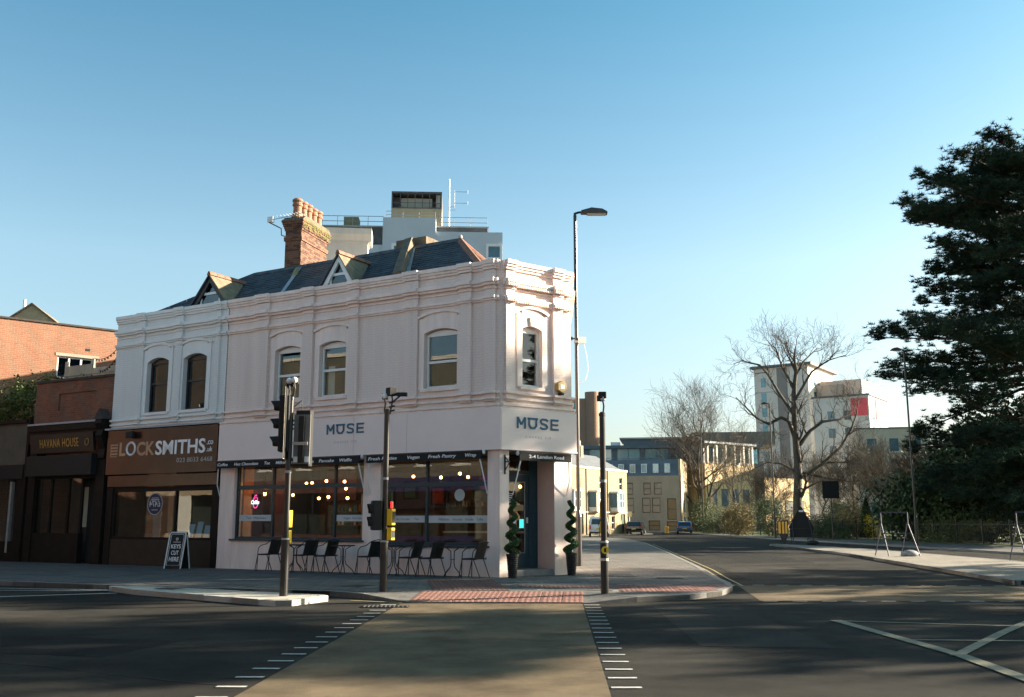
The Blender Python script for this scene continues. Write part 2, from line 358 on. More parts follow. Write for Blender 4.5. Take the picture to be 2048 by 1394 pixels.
# road markings lying on the carriageway
buff_strip = sheet([(-2.06, 18.62), (1.3, 18.62), (.73, 6), (.4, -3), (-2.5, -3), (-2.42, 8.5)], .004).build('crossing_surface', buff, road)
c2 = sheet([(4.75, 19.3), (12.3, 19.15), (12.15, 23.5), (5.35, 23.9)], .004).build('crossing_surface', buff, road)
def line(pts, w, m, name='road_marking', z=.008):
    b = MB()
    for a, c in zip(pts, pts[1:]):
        a, c = Vector(a), Vector(c); d = (c - a).normalized(); n = Vector((-d.y, d.x)) * w / 2
        b.poly([(*(a - n), z), (*(c - n), z), (*(c + n), z), (*(a + n), z)])
    return b.build(name, m, road, recalc=False)
dash = sheet([(-.14, -.037), (.14, -.037), (.14, .037), (-.14, .037)], 0).mesh('crossing_dash', recalc=False); dash.materials.append(white_paint)
def put_dash(x, y, rz=0.):
    o = bpy.data.objects.new('crossing_dash', dash); COL.objects.link(o); o.parent = road; o.location = (x, y, .009); o.rotation_euler = (0, 0, rz)
for i in range(20):
    y = 18.35 - .56 * i; put_dash(-2.24 - (18.6 - y) * .036, y, random.uniform(-.03, .03)); put_dash(1.46 - (18.6 - y) * .045, y - .05, random.uniform(-.03, .03))
for i in range(13):
    x = 5.3 + .56 * i; put_dash(x, 23.95 - .05 * (x - 5.3), 0); put_dash(x - .4, 19.12, 0)
line([(4.9, 15.45), (9.6, 13.95)], .10, box_paint)
line([(4.95, 15.5), (5.08, 11.6), (4.85, 8.6), (4.7, 5)], .18, box_paint, z=.012)
line([(5.05, 13.0), (9.5, 12.6)], .08, box_paint, z=.010)
line([(4.99, 11.45), (6.75, 13.9), (8.5, 16.2)], .14, box_paint, z=.014)
for o_ in (0, .22): line([(5.2 + o_, 23.6), (5.5 + o_, 26.6), (6.05 + o_, 31.3), (7.3 + o_, 45.1), (9.08 + o_, 66)], .05, yellow_paint)
line([(-8.35, 21.3), (-11.6, 19.6), (-24, 13.1)], .16, white_paint)
line([(-8.9, 22.25), (-12.2, 23.0), (-26, 28.1)], .1, white_paint)
line([(-8.75, 22.05), (-12.2, 22.2), (-26, 25.1)], .1, white_paint)
line([(-3.1, 19.35), (-2.05, 18.8)], .08, yellow_paint)
# repair patches, tar seams and an iron cover in the carriageway
patch_m = mat('newer_asphalt_patch', (.022, .022, .021), .95, .3, 1.5, .7, 120, spec=.08); old_m = mat('worn_asphalt_patch', (.042, .04, .035), .95, .3, 1.0, .7, 120, spec=.08); tar = mat('tar_seam', (.012, .012, .012), .7, .2, 6, spec=.2)
for pts, m_ in (([(-7.5, 12.2), (-4.6, 11.4), (-4.2, 12.9), (-7.2, 13.7)], patch_m), ([(2.3, 12.4), (3.9, 12.2), (4.0, 17.9), (2.5, 18.0)], old_m), ([(6.2, 26.5), (8.6, 26.3), (9.2, 33.5), (6.9, 33.8)], old_m), ([(8.6, 37), (11.2, 37), (11.9, 52), (9.4, 52)], patch_m), ([(-11, 16.2), (-8.2, 15.0), (-7.6, 16.2), (-10.4, 17.5)], old_m)):
    sheet(pts, .0035).build('asphalt_patch', m_, road)
for k, (a, c) in enumerate((((-13, 14.6), (-2.6, 9.5)), ((2.2, 16.2), (13, 16.6)), ((6.1, 25), (9.8, 66)))):
    a, c = Vector(a), Vector(c); b = MB(); n_ = int((c - a).length / .35); dd = (c - a).normalized(); nn_ = Vector((-dd.y, dd.x)); wv = 0; L_ = []
    for i in range(n_ + 1): wv = wv * .9 + random.uniform(-.05, .05); L_.append(a.lerp(c, i / n_) + nn_ * wv)
    for p, q in zip(L_, L_[1:]):
        w_ = random.uniform(.004, .014); b.poly([(*(p - nn_ * w_), .0065), (*(q - nn_ * w_), .0065), (*(q + nn_ * w_), .0065), (*(p + nn_ * w_), .0065)])
    b.build('crack', tar, road, recalc=False)
# drain grating beside the crossing
dr = MB().box(-.42, .42, -.2, .2, -.01, .006)
tag(dr.build('drain_cover', black_matt, None, (-2.25, 17.95, .004), .03), 'black slotted drain grating set in the road by the crossing', 'drain')
b = MB()
for i in range(11): b.box(-.39 + .075 * i, -.36 + .075 * i, -.18, .18, .006, .02)
b.build('grating_bar', mat('dull_iron', (.04, .038, .035), .7, .2, 8), bpy.data.objects['drain_cover'])
def cover(x, y, w, d, rz, m, lab, z=PH + .009):
    t = empty('access_cover', (x, y, z), rz); tag(t, lab, 'cover')
    bx('frame', kerb_m, t, -w / 2, w / 2, -d / 2, d / 2, 0, .006); bx('lid', m, t, -w / 2 + .04, w / 2 - .04, -d / 2 + .04, d / 2 - .04, .006, .01)
cover(2.65, 26.3, 1.15, 1.5, 0, slab_b, 'wide grey access cover in the pavement behind the stickered signal pole')
cover(3.9, 25.0, .7, .5, 0, black_matt, 'small dark access cover in the pavement near the rounded kerb')
cover(-3.35, 21.9, .7, .6, R(-30), black_matt, 'dark access cover in the pavement beside the middle signal pole')
cover(-7.2, 21.15, .55, .35, R(-30), black_matt, 'dark access cover set into the pale traffic island')
# traffic islands
def island(name, pts, top_m, me, L=.9):
    o = struct(MB().prism_z(pts, -.04, PH).build(name, top_m)); kerbs(pts + pts[:1], o, L=L, me=me, side=1); return o
isl = [(-8.8, 22.0), (-7.9, 20.95), (-4.6, 18.32), (-4.25, 18.1), (-3.95, 18.12), (-3.5, 19.2), (-3.62, 19.42), (-4.2, 19.8), (-8.3, 22.15)]
island('traffic_island', isl, mat('pale_island_paving', (0.42, 0.385, 0.31), .85, .2, 2.5, .4, 80), kerb_mesh_w, .8)
isr = [(12.05, 24.1), (17.3, 24.1), (17.7, 30), (18.2, 37), (18.4, 50), (17.4, 60), (16.6, 63), (16.1, 62.5), (15.7, 58), (14.84, 44), (13.19, 32)]
med = island('median_island', isr, mat('gritty_island_paving', (0.20, 0.18, 0.145), .9, .3, 1.0, .5, 60), kerb_mesh)
park_kerb = [(20.5, 160), (21.4, 111), (22.6, 72), (23.3, 46), (24, 20), (24.5, -30)]
fence_line = [(22.6, 140), (25.3, 95), (26.6, 77), (29.0, 58), (31.2, 42), (33, 20), (34, -10)]
pp = struct(MB().prism_z(park_kerb + fence_line[::-1][:0] + [(34, -30)] + fence_line[::-1] + [(22.5, 160)], -.04, PH).build('park_pavement', paving))
kerbs(park_kerb[1:5], pp, L=1.2, side=-1)
struct(MB().prism_z(fence_line + [(120, -30), (120, 175), (22.6, 175)], -.04, PH + .03).build('park_ground', grass_m))
struct(MB().prism_z([(2, 99.6), (6.5, 100.8), (12, 108), (16.5, 117), (17, 122), (16, 130), (10, 145), (-20, 140), (-30, 99)], -.04, PH).build('far_pavement', paving))
struct(MB().prism_z([(13.5, 128.5), (22, 128.5), (22, 160), (13.5, 160)], -.04, PH).build('office_pavement', paving))
nA = Vector((-.5, -.866)); dA = Vector((-.866, .5))
def AP(s, out): return P0 + dA * s + nA * out          # along the shop front, out from it
opp = [AP(-22, 20.9), AP(60, 20.9), AP(60, 40), AP(-22, 40)]
struct(MB().prism_z([(-2.6, -1.9) if False else tuple(p) for p in opp], -.04, PH).build('opposite_pavement', paving))
# ------------------------------------------------------------------ masonry helpers (local frame: x right along the front, y inward, z up)
def wall_holes(x0, x1, z0, z1, holes, t=.3, rev=.22):
    b = MB(); xs = sorted({x0, x1, *[h[0] for h in holes], *[h[1] for h in holes]}); zs = sorted({z0, z1, *[h[2] for h in holes], *[h[3] for h in holes]})
    for a, c in zip(xs, xs[1:]):
        run = None
        for e, g in zip(zs, zs[1:]):
            m, n = (a + c) / 2, (e + g) / 2
            if any(h[0] < m < h[1] and h[2] < n < h[3] for h in holes):
                if run: b.box(a, c, 0, t, run[0], run[1]); run = None
            else: run = (run[0], g) if run else (e, g)
        if run: b.box(a, c, 0, t, run[0], run[1])
    return b
def arc_pts(x0, x1, zs, rise, n=12):
    w = (x1 - x0) / 2; rad = (w * w + rise * rise) / (2 * rise); cz = zs + rise - rad; a = math.asin(w / rad)
    return [((x0 + x1) / 2 + rad * math.sin(-a + 2 * a * i / n), cz + rad * math.cos(-a + 2 * a * i / n)) for i in range(n + 1)]
def spandrel(b, x0, x1, zs, rise, y0, y1):
    p = arc_pts(x0, x1, zs, rise); h = len(p) // 2; zc = zs + rise
    b.prism_y([(x0, zc)] + p[:h + 1][::-1], y0, y1) if False else None
    for seg in (p[:h + 1], p[h:]):
        for q, r_ in zip(seg, seg[1:]): b.prism_y([(q[0], q[1]), (r_[0], r_[1]), (r_[0], zc + .0005), (q[0], zc + .0005)], y0, y1)
def arch_band(b, x0, x1, zs, rise, w, y0, y1):
    inner = arc_pts(x0, x1, zs, rise); outer = arc_pts(x0 - w, x1 + w, zs, rise + w)
    for i in range(len(inner) - 1):
        b.prism_y([inner[i], inner[i + 1], outer[i + 1], outer[i]], y0, y1)
def sash(parent, x0, x1, z0, z1, y, fm, gm, mid=.5, rise=0., rz=0., blind=None, loc=(0, 0, 0), fw=.06):
    """one window: frame, meeting rail, two panes, optional arched head"""
    b = MB(); b.box(x0, x0 + fw, y, y + .07, z0, z1); b.box(x1 - fw, x1, y, y + .07, z0, z1); b.box(x0 + fw, x1 - fw, y, y + .07, z0, z0 + fw)
    b.box(x0 + fw, x1 - fw, y, y + .07, z1 - fw, z1)
    if rise:
        spts = arc_pts(x0, x1, z1, rise)
        b.prism_y([(x0, z1)] + spts[1:-1] + [(x1, z1)], y + .004, y + .06)
    w = b.build('window', fm, parent, loc, rz)
    zm = z0 + (z1 - z0) * mid
    bx('meeting_rail', fm, w, x0 + fw, x1 - fw, y - .012, y + .05, zm - .035, zm + .035)
    bx('pane', gm, w, x0 + fw, x1 - fw, y + .03, y + .036, zm + .035, z1 - fw); bx('pane', gm, w, x0 + fw, x1 - fw, y + .04, y + .046, z0 + fw, zm - .035)
    if blind: bx('blind', blind[0], w, x0 + fw, x1 - fw, y + .12, y + .13, z0 + fw + (z1 - z0) * blind[1], z1 - fw)
    return w
def stepped(name, mat_, parent, x0, x1, bands, pils, pp=.09, rz=0., loc=(0, 0, 0)):
    """horizontal mouldings that break forward round the pilasters"""
    b = MB()
    for z0, z1, pr in bands:
        xs = x0
        for a, c in sorted(pils):
            if a > xs: b.box(xs, a, -pr, .02, z0, z1)
            b.box(a - .03, c + .03, -pr - pp, .018, z0 + .0015, z1 + .0015); xs = c
        if xs < x1: b.box(xs, x1, -pr, .02, z0, z1)
    return b.build(name, mat_, parent, loc, rz)
def window_dressing(parent, m, x0, x1, zsill, zs, rise, rz=0., loc=(0, 0, 0)):
    """flat surround with a segmental hood mould set well above the window arch"""
    b = MB(); w = .17; hz, hr = zs + .42, .14; h_ = .032
    b.box(x0 - w, x0, -h_, .01, zsill - .02, zs); b.box(x1, x1 + w, -h_, .01, zsill - .02, zs)
    b.box(x0 - w, x0, -h_, .01, zs, hz - .001); b.box(x1, x1 + w, -h_, .01, zs, hz - .001)
    inner = arc_pts(x0, x1, zs, rise); xs = [x for x, _ in inner]; full = arc_pts(x0 - w, x1 + w, hz, hr, 40)
    def top(x): return min(full, key=lambda p: abs(p[0] - x))[1]
    for p, q in zip(inner, inner[1:]): b.prism_y([p, q, (q[0], top(q[0])), (p[0], top(p[0]))], -h_, .01)
    b.build('window_surround', m, parent, loc, rz)
    h = MB(); lo = arc_pts(x0 - w - .03, x1 + w + .03, hz, hr); hi = arc_pts(x0 - w - .06, x1 + w + .06, hz + .06, hr + .01)
    for k in range(len(lo) - 1): h.prism_y([lo[k], lo[k + 1], hi[k + 1], hi[k]], -.08, .01)
    h.build('hood_mould', m, parent, loc, rz)
    bx('sill', m, parent, x0 - .08, x1 + .08, -.07, .2, zsill - .09, zsill, loc=loc, rz=rz)
def fit_text(txt, x0, x1, zb, cap, m, parent, y=-.01, rz=0., loc=(0, 0, 0), ex=.006, **k):
    me = text_mesh(txt, 1.0, extrude=ex, align='LEFT', **k)
    xs = [v.co.x for v in me.vertices]; zz = [v.co.z for v in me.vertices]; a, c = min(xs), max(xs)
    ref = max(zz)
    me.transform(Matrix.Translation((x0, y, zb)) @ Matrix.Diagonal(((x1 - x0) / (c - a), 1, cap / ref, 1)) @ Matrix.Translation((-a, 0, 0)))
    return obj('lettering', me, m, parent, loc, rz)
ROT_A = R(-30)
def frontroot(name, s0): p = AP(s0, 0); return empty(name, (p.x, p.y, PH), ROT_A)
Z = lambda z: z - PH                      # roots stand on the pavement, heights were measured from the road

# ------------------------------------------------------------------ the pink corner café
cafe = frontroot('corner_building', 0)
tag(cafe, 'pale pink two storey corner building with arched windows, slate roof and coffee shop', 'building')
RB = R(67)                                # splayed corner front, turned from the long front
LX = lambda s: -s
wins = [(6.93, 7.95), (5.19, 6.20), (1.35, 2.44)]
ZS, ZSP, RISE = Z(5.07), Z(6.60), .11
holes = [(-b, -a, ZS, ZSP + RISE) for a, b in wins]
ww = wall_holes(-9.98, -.0, Z(4.45), Z(8.38), holes)
for a, b in wins: spandrel(ww, -b, -a, ZSP, RISE, 0, .22)
ww.build('upper_wall', pink, cafe)
pilA = [(-.46, -.13), (-1.26, -.88), (-3.09, -2.64), (-5.07, -4.74), (-6.83, -6.44), (-8.72, -8.22)]
for a, b in pilA: bx('pilaster', pink, cafe, a, b, -.09, .015, Z(4.6), Z(8.14))
cop = [(Z(8.29), Z(8.40), .12), (Z(8.22), Z(8.287), .085), (Z(8.15), Z(8.217), .05)]
cor = [(Z(7.79), Z(7.89), .14), (Z(7.72), Z(7.787), .085), (Z(7.62), Z(7.65), .03)]
ban = [(Z(7.35), Z(7.42), .085), (Z(7.30), Z(7.347), .05)]
stg = [(Z(4.80), Z(4.86), .09), (Z(4.65), Z(4.70), .07)]
led = [(Z(4.47), Z(4.53), .15), (Z(4.42), Z(4.467), .12)]
for nm, bs in (('coping', cop), ('cornice', cor), ('dentil_band', ban), ('string_course', stg)):
    stepped(nm, pinkr, cafe, -9.98, -.03, bs, pilA)
stepped('ledge', pinkr, cafe, -10.05, 0, led, [])
for i, (a, b) in enumerate(wins):
    window_dressing(cafe, pinkr, -b, -a, ZS, ZSP, RISE)
    w = sash(cafe, -b + .012, -a - .012, ZS + .01, ZSP - .02, .11, upvc, glass, mid=(.5, .52, .48)[i], rise=RISE)
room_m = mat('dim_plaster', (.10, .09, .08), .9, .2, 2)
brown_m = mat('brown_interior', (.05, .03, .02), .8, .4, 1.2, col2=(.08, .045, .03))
cream_m = mat('cream_blind', (.55, .52, .44), .8, .05, 2)
bx('blind', cream_m, cafe, -6.1, -5.86, .3, .31, ZS + .1, ZS + .95)
# splayed corner upper front
pilB = [(.12, .40), (1.74, 2.06)]
bw = (.70, 1.38); hb = [(bw[0], bw[1], Z(5.04), ZSP + .09)]
wb = wall_holes(.02, 2.42, Z(4.45), Z(8.38), hb); spandrel(wb, bw[0], bw[1], ZSP, .09, 0, .22); wb.build('upper_wall', pink, cafe, rz=RB)
for a, b in pilB: bx('pilaster', pink, cafe, a, b, -.09, .015, Z(4.6), Z(8.14), rz=RB)
for nm, bs in (('coping', cop), ('cornice', cor), ('dentil_band', ban), ('string_course', stg)): stepped(nm, pinkr, cafe, .06, 2.45, bs, pilB, rz=RB)
stepped('ledge', pinkr, cafe, -.02, 2.46, led, [], rz=RB)
for zt, pr in ((7.745, .11), (7.33, .075)):
    b = MB()
    for k in range(30):
        x = .1 + k * .078; o_ = .09 if any(p[0] - .02 < x < p[1] + .02 for p in pilB) else 0
        b.box(x, x + .04, -pr - o_ - .03, 0, Z(zt) - .055, Z(zt) + .02)
    stuff(b.build('dentils', pinkr, cafe, rz=RB))
window_dressing(cafe, pinkr, bw[0], bw[1], Z(5.04), ZSP, .09, rz=RB)
bk = MB(); bk.prism_y([(.97, ZSP + .09), (1.11, ZSP + .09), (1.14, ZSP + .33), (.94, ZSP + .33)], -.075, .01); bk.build('keystone', pinkr, cafe, rz=RB)
sash(cafe, bw[0] + .01, bw[1] - .01, Z(5.05), ZSP - .02, .11, upvc, glass, .47, .09, rz=RB)
# return wall along the side street and inner faces
ce = Matrix.Rotation(RB, 4, 'Z') @ Vector((2.43, 0, 0)); RC = R(30 + 88.2)
wc = wall_holes(0, 4.2, 0, Z(8.38), [], t=.3); wc.build('side_wall', pink, cafe, loc=ce, rz=RC)
for nm, bs in (('coping', cop), ('cornice', cor), ('string_course', stg)): stepped(nm, pinkr, cafe, .0, 4.2, bs, [], loc=ce, rz=RC)
# ground floor: piers, stall risers, fascia
for a, b, z1 in ((-.385, .0, Z(3.34)), (-4.45, -3.85, Z(3.34)), (-10.03, -9.43, Z(3.34))): bx('pier', pinkr, cafe, a, b, 0, .35, 0, z1)
bx('stall_riser', pinkr, cafe, -9.43, -4.45, .012, .3, 0, Z(.97)); bx('stall_riser', pinkr, cafe, -3.85, -.385, .012, .3, 0, Z(.87))
bx('fascia_board', fascia_m, cafe, -10.05, .075, -.125, .3, Z(3.35), Z(4.418)); bx('fascia_lip', fascia_m, cafe, -10.05, .085, -.145, .0, Z(3.325), Z(3.352))
for s_ in (2.9, 4.75, 7.4): bx('board_joint', stain, cafe, -s_ - .004, -s_ + .004, -.1275, -.12, Z(3.36), Z(4.41))
bx('fascia_board', fascia_m, cafe, -.06, 2.5, -.125, .3, Z(3.35), Z(4.416), rz=RB); bx('fascia_lip', fascia_m, cafe, -.07, 2.51, -.145, .0, Z(3.322), Z(3.35), rz=RB)
for a, b in ((-.02, .28), (1.8, 2.42)): bx('pier', pinkr, cafe, a, b, .004, .36 if a < 1 else .72, 0, Z(3.335), rz=RB)
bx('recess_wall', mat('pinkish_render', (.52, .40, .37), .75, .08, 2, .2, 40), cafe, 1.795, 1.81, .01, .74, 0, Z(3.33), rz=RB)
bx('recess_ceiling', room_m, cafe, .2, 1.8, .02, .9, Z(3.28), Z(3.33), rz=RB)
bx('doorstep', mat('stone_step', (.2, .19, .18), .85, .25, 3, .3, 40), cafe, .28, 1.79, .06, .9, 0, .16, rz=RB, bevel=.015)
def muse(parent, x0, x1, zb, cap, zc, y, rz=0.):
    w = (x1 - x0); lw = cap * .17; L = w * .205; gap = (w - 4 * L) / 3 ; b = MB()
    def st(xa, za, xb, zb_):                      # a straight stroke
        d = Vector((xb - xa, zb_ - za)).normalized(); n = Vector((-d.y, d.x)) * lw / 2
        b.prism_y([(xa - n.x, za - n.y), (xb - n.x, zb_ - n.y), (xb + n.x, zb_ + n.y), (xa + n.x, za + n.y)], y - .02, y)
    x = x0; h = lw / 2; T, B_ = zb + cap, zb
    st(x + h, B_, x + h, T); st(x + h, T - .01, x + L / 2, B_ + cap * .35); st(x + L / 2, B_ + cap * .35, x + L - h, T - .01); st(x + L - h, B_, x + L - h, T)
    x += L + gap                                  # cup shaped U with a bar across its top
    st(x - lw * .4, T - h, x + L + lw * .4, T - h); st(x + h, T, x + h, B_ + cap * .3); st(x + L - h, T, x + L - h, B_ + cap * .3)
    st(x + h, B_ + cap * .32, x + L * .3, B_ + h); st(x + L - h, B_ + cap * .32, x + L * .7, B_ + h); st(x + L * .25, B_ + h, x + L * .75, B_ + h)
    x += L + gap
    pts = [(x + L - h * .6, B_ + cap * .8), (x + L * .74, T - h), (x + L * .28, T - h), (x + h, B_ + cap * .76), (x + L * .26, B_ + cap * .55), (x + L * .74, B_ + cap * .45), (x + L - h, B_ + cap * .24), (x + L * .72, B_ + h), (x + L * .26, B_ + h), (x + h * .6, B_ + cap * .2)]
    for p, q in zip(pts, pts[1:]): st(*p, *q)
    x += L + gap
    st(x + h, B_, x + h, T); st(x + h, T - h, x + L * .92, T - h); st(x + h, B_ + cap / 2, x + L * .86, B_ + cap / 2); st(x + h, B_ + h, x + L * .92, B_ + h)
    b.build('lettering', teal_letters, parent, rz=rz)
    fit_text('COFFEE CO', x0 + w * .2, x1 - w * .2, zc, cap * .2, grey_letters, parent, y, rz, spacing=1.7, ex=.003)
muse(cafe, -5.73, -4.36, Z(3.95), .285, Z(3.69), -.126)
muse(cafe, .44, 1.87, Z(3.90), .30, Z(3.66), -.126, RB)
# shop windows
def shop_window(x0, x1, z0, z1, tr, mull, y=.12):
    b = MB(); f = .07
    b.box(x0, x0 + f, y, y + .09, z0, z1); b.box(x1 - f, x1, y, y + .09, z0, z1); b.box(x0 + f, x1 - f, y, y + .09, z0, z0 + f); b.box(x0 + f, x1 - f, y, y + .09, z1 - f, z1)
    w = b.build('shop_window', teal_frame, cafe)
    bx('sill', teal_frame, w, x0 - .06, x1 + .06, -.06, y, z0 - .05, z0)
    bx('transom', teal_frame, w, x0 + f, x1 - f, y - .015, y + .08, tr, tr + .12)
    xs = [x0 + f] + mull + [x1 - f]
    for m_ in mull: bx('mullion', teal_frame, w, m_ - .03, m_ + .03, y - .008, y + .07, z0 + f, tr); bx('mullion', teal_frame, w, m_ - .03, m_ + .03, y - .008, y + .07, tr + .12, z1 - f)
    for k, (a, c) in enumerate(zip(xs, xs[1:])):
        a += .03 if k else 0; c -= .03 if k < len(xs) - 2 else 0
        bx('pane', glass, w, a, c, y + .035, y + .043, z0 + f, tr); bx('pane', glass, w, a, c, y + .035, y + .043, tr + .12, z1 - f)
    return w
w1 = shop_window(-9.43, -4.45, Z(.98), Z(3.2), Z(2.45), [-7.94, -5.57])
w2 = shop_window(-3.85, -.385, Z(.88), Z(3.2), Z(2.42), [-2.38])
frost = mat('frosted_white_strip', (.5, .52, .53), .6, .04, 2)
for w, a, c, z0, z1 in ((w1, -9.3, -8.0, 1.51, 1.69), (w1, -5.5, -4.53, 1.50, 1.68), (w2, -3.7, -2.45, 1.47, 1.65), (w2, -2.32, -.46, 1.46, 1.65)):
    bx('menu_strip', frost, w, a, c, .146, .149, Z(z0), Z(z1))
navy = mat('navy_print', (.03, .05, .1), .6, .05, 3)
for w, t, a, c, z in ((w1, 'Tea', -9.02, -8.82, 1.57), (w1, 'Milkshake', -8.7, -8.2, 1.57), (w1, 'Vegan', -5.25, -5.0, 1.56), (w1, 'Fresh Pastry', -4.93, -4.6, 1.56), (w2, 'Hot Chocolate', -3.4, -2.95, 1.53), (w2, 'Tea', -2.8, -2.65, 1.53), (w2, 'Milkshake', -2.0, -1.65, 1.52), (w2, 'Smoothie', -1.55, -1.25, 1.52), (w2, 'Pancake', -1.15, -.9, 1.52), (w2, 'Coffee', -.8, -.6, 1.52)):
    fit_text(t, a, c, Z(z), .065, navy, w, .146, ex=.001)
# entrance door in the recess
dy = .72
dr_ = MB(); dr_.box(.3, .44, dy, dy + .08, .16, Z(3.28)); dr_.box(1.5, 1.79, dy, dy + .08, .16, Z(3.28)); dr_.box(.44, 1.5, dy, dy + .08, Z(2.75), Z(2.85)); dr_.box(.44, 1.5, dy, dy + .08, Z(3.2), Z(3.28))
dframe = dr_.build('door_frame', teal_frame, cafe, rz=RB)
bx('pane', glass_dark, dframe, .44, 1.5, dy + .03, dy + .036, Z(2.85), Z(3.2))
dl = MB(); dl.box(.45, .57, dy + .015, dy + .06, .17, Z(2.74)); dl.box(1.36, 1.49, dy + .015, dy + .06, .17, Z(2.74)); dl.box(.57, 1.36, dy + .015, dy + .06, .17, Z(.66)); dl.box(.57, 1.36, dy + .015, dy + .06, Z(2.55), Z(2.74))
door = dl.build('door', teal_frame, cafe, rz=RB)
bx('pane', glass, door, .57, 1.36, dy + .035, dy + .041, Z(.66), Z(2.55))
lip = MB(); lip.box(.57, .585, dy, dy + .014, Z(.66), Z(2.55)); lip.box(1.345, 1.36, dy, dy + .014, Z(.66), Z(2.55)); lip.box(.585, 1.345, dy, dy + .014, Z(.66), Z(.675)); lip.box(.585, 1.345, dy, dy + .014, Z(2.535), Z(2.55))
lip.build('glazing_bead', steel, door); bx('handle', white_metal, door, 1.4, 1.43, dy - .04, dy + .02, Z(1.45), Z(1.6))
bx('notice', black_matt, door, .62, 1.05, dy + .024, dy + .028, Z(1.95), Z(2.3)); bx('notice', mat('tan_card', (.4, .27, .13), .7, .1, 3), door, .6, 1.33, dy + .024, dy + .028, Z(1.78), Z(1.94))
bx('notice', mat('terracotta_card', (.42, .14, .09), .7, .1, 3), door, .6, 1.1, dy + .024, dy + .028, Z(1.28), Z(1.76))
for k, l in enumerate((.3, .26, .24, .24, .2)): bx('print_line', white_letters, door, .82 - l / 2, .82 + l / 2, dy + .02, dy + .023, Z(2.22) - k * .055, Z(2.24) - k * .055)
for zc_, r_ in ((1.66, .075), (1.5, .09)): MB().lathe([(r_, 0), (r_, .004)], 16).build('sticker', white_letters, door, (.98, dy + .02, Z(zc_)), rot=(R(90), 0, 0))
# awnings: black roller cassettes with lettered valances and white arms
def awning(x0, x1, words, rz=0., lab='', zt=Z(3.33), pr=.0):
    p = Matrix.Translation((cafe.location.x, cafe.location.y, PH)) @ Matrix.Rotation(ROT_A + rz, 4, 'Z')
    c = p @ Vector(((x0 + x1) / 2, 0, zt)); t = empty('awning', c, ROT_A + rz); tag(t, lab, 'awning'); w = (x1 - x0) / 2
    MB().tube([(-w, -.2, -.06), (w, -.2, -.06)], .055, 12).build('roller', black, t, smooth=False)
    bx('valance', black_fabric, t, -w, w, -.285, -.278, -.245, -.03); bx('front_rail', black, t, -w, w, -.3, -.24, -.045, -.015)
    for sx in (-1, 1):
        MB().lathe([(.02, -.02), (.06, 0), (.06, .03), (.03, .04)], 12).build('end_cap', white_metal, t, (sx * (w + .02), -.2, -.06), rot=(0, R(90), 0))
        MB().tube([(sx * (w - .06), -.24, -.22), (sx * (w + .03), -.16, -.75), (sx * (w + .035), -.02, -1.12)], [.018, .016, .014], 8).build('arm', white_metal, t)
    for tx, a, b in words: fit_text(tx, a - (x0 + x1) / 2, b - (x0 + x1) / 2, -.175, .085, white_letters, t, -.288, shear=.2 if rz == 0 else 0, bold=.012, ex=.002)
    return t
awning(-9.95, -4.4, [('Coffee', -9.88, -9.45), ('Hot Chocolate', -9.18, -8.2), ('Tea', -7.95, -7.73), ('Milkshake', -7.5, -6.85), ('Smoothie', -6.6, -6.05), ('Pancake', -5.85, -5.3), ('Waffle', -5.1, -4.66)], lab='long black awning valance lettered Coffee, Hot Chocolate, Tea, Milkshake, Pancake and Waffle')
awning(-4.15, -.42, [('Fresh Pasties', -4.08, -3.1), ('Vegan', -2.75, -2.35), ('Fresh Pastry', -2.07, -1.18), ('Wrap', -.9, -.56)], lab='black awning valance lettered Fresh Pasties, Vegan, Fresh Pastry and Wrap')
awning(.42, 2.16, [('2-4 London Road', .72, 1.9)], RB, 'short black awning valance reading 2-4 London Road over the corner door', zt=Z(3.30))
# interior of the café
def interior(x0, x1, y0, y1, zf, zc, fm, wm, cm, lab):
    bx('inner_floor', fm, cafe, x0, x1, y0, y1, zf - .02, zf); bx('inner_ceiling', cm, cafe, x0, x1, y0, y1, zc, zc + .02)
    bx('inner_wall', wm, cafe, x0, x1, y1, y1 + .1, zf, zc); bx('inner_wall', wm, cafe, x0 - .1, x0, y0, y1, zf, zc)
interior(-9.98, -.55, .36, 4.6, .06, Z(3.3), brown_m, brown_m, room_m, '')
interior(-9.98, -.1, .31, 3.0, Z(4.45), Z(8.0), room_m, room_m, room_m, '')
bx('back_wall', pinkr, cafe, -10.0, -1.3, 5.6, 5.9, 0, Z(8.3))
teal_panel = mat('teal_wall_panel', (.03, .12, .15), .6, .2, 2); bx('inner_panel', teal_panel, cafe, -3.2, -.6, 4.3, 4.55, Z(2.1), Z(2.75))
bx('inner_panel', mat('purple_wall_panel', (.05, .05, .13), .6, .2, 2), cafe, -7.5, -4.6, 4.45, 4.55, Z(1.9), Z(3.1))
bx('inner_panel', mat('mauve_wall_panel', (.16, .08, .12), .6, .2, 2), cafe, -9.6, -8.3, 4.45, 4.55, Z(2.2), Z(3.2))
for y0, y1, z0, z1, nm, cc_ in ((.4, .95, .1, 3.2, 'navy_stripe', (.03, .03, .10)), (.95, 1.35, .1, 3.2, 'orange_stripe', (.34, .11, .03)), (1.35, 2.3, .1, 3.2, 'indigo_stripe', (.025, .03, .10)), (2.3, 2.9, .1, 3.2, 'plum_stripe', (.10, .04, .09)), (2.9, 4.5, .1, 3.2, 'dark_blue_stripe', (.02, .03, .07))):
    bx('stripe_panel', mat(nm, cc_, .7, .2, 3), cafe, -9.975, -9.955, y0, y1, Z(z0), Z(z1))  # upright colour bands along the left inner wall
t = empty('service_counter', tuple(cafe.matrix_basis @ Vector((-2.2, 3.0, .06))), ROT_A); tag(t, 'brown service counter with pale top seen through the café window', 'counter')
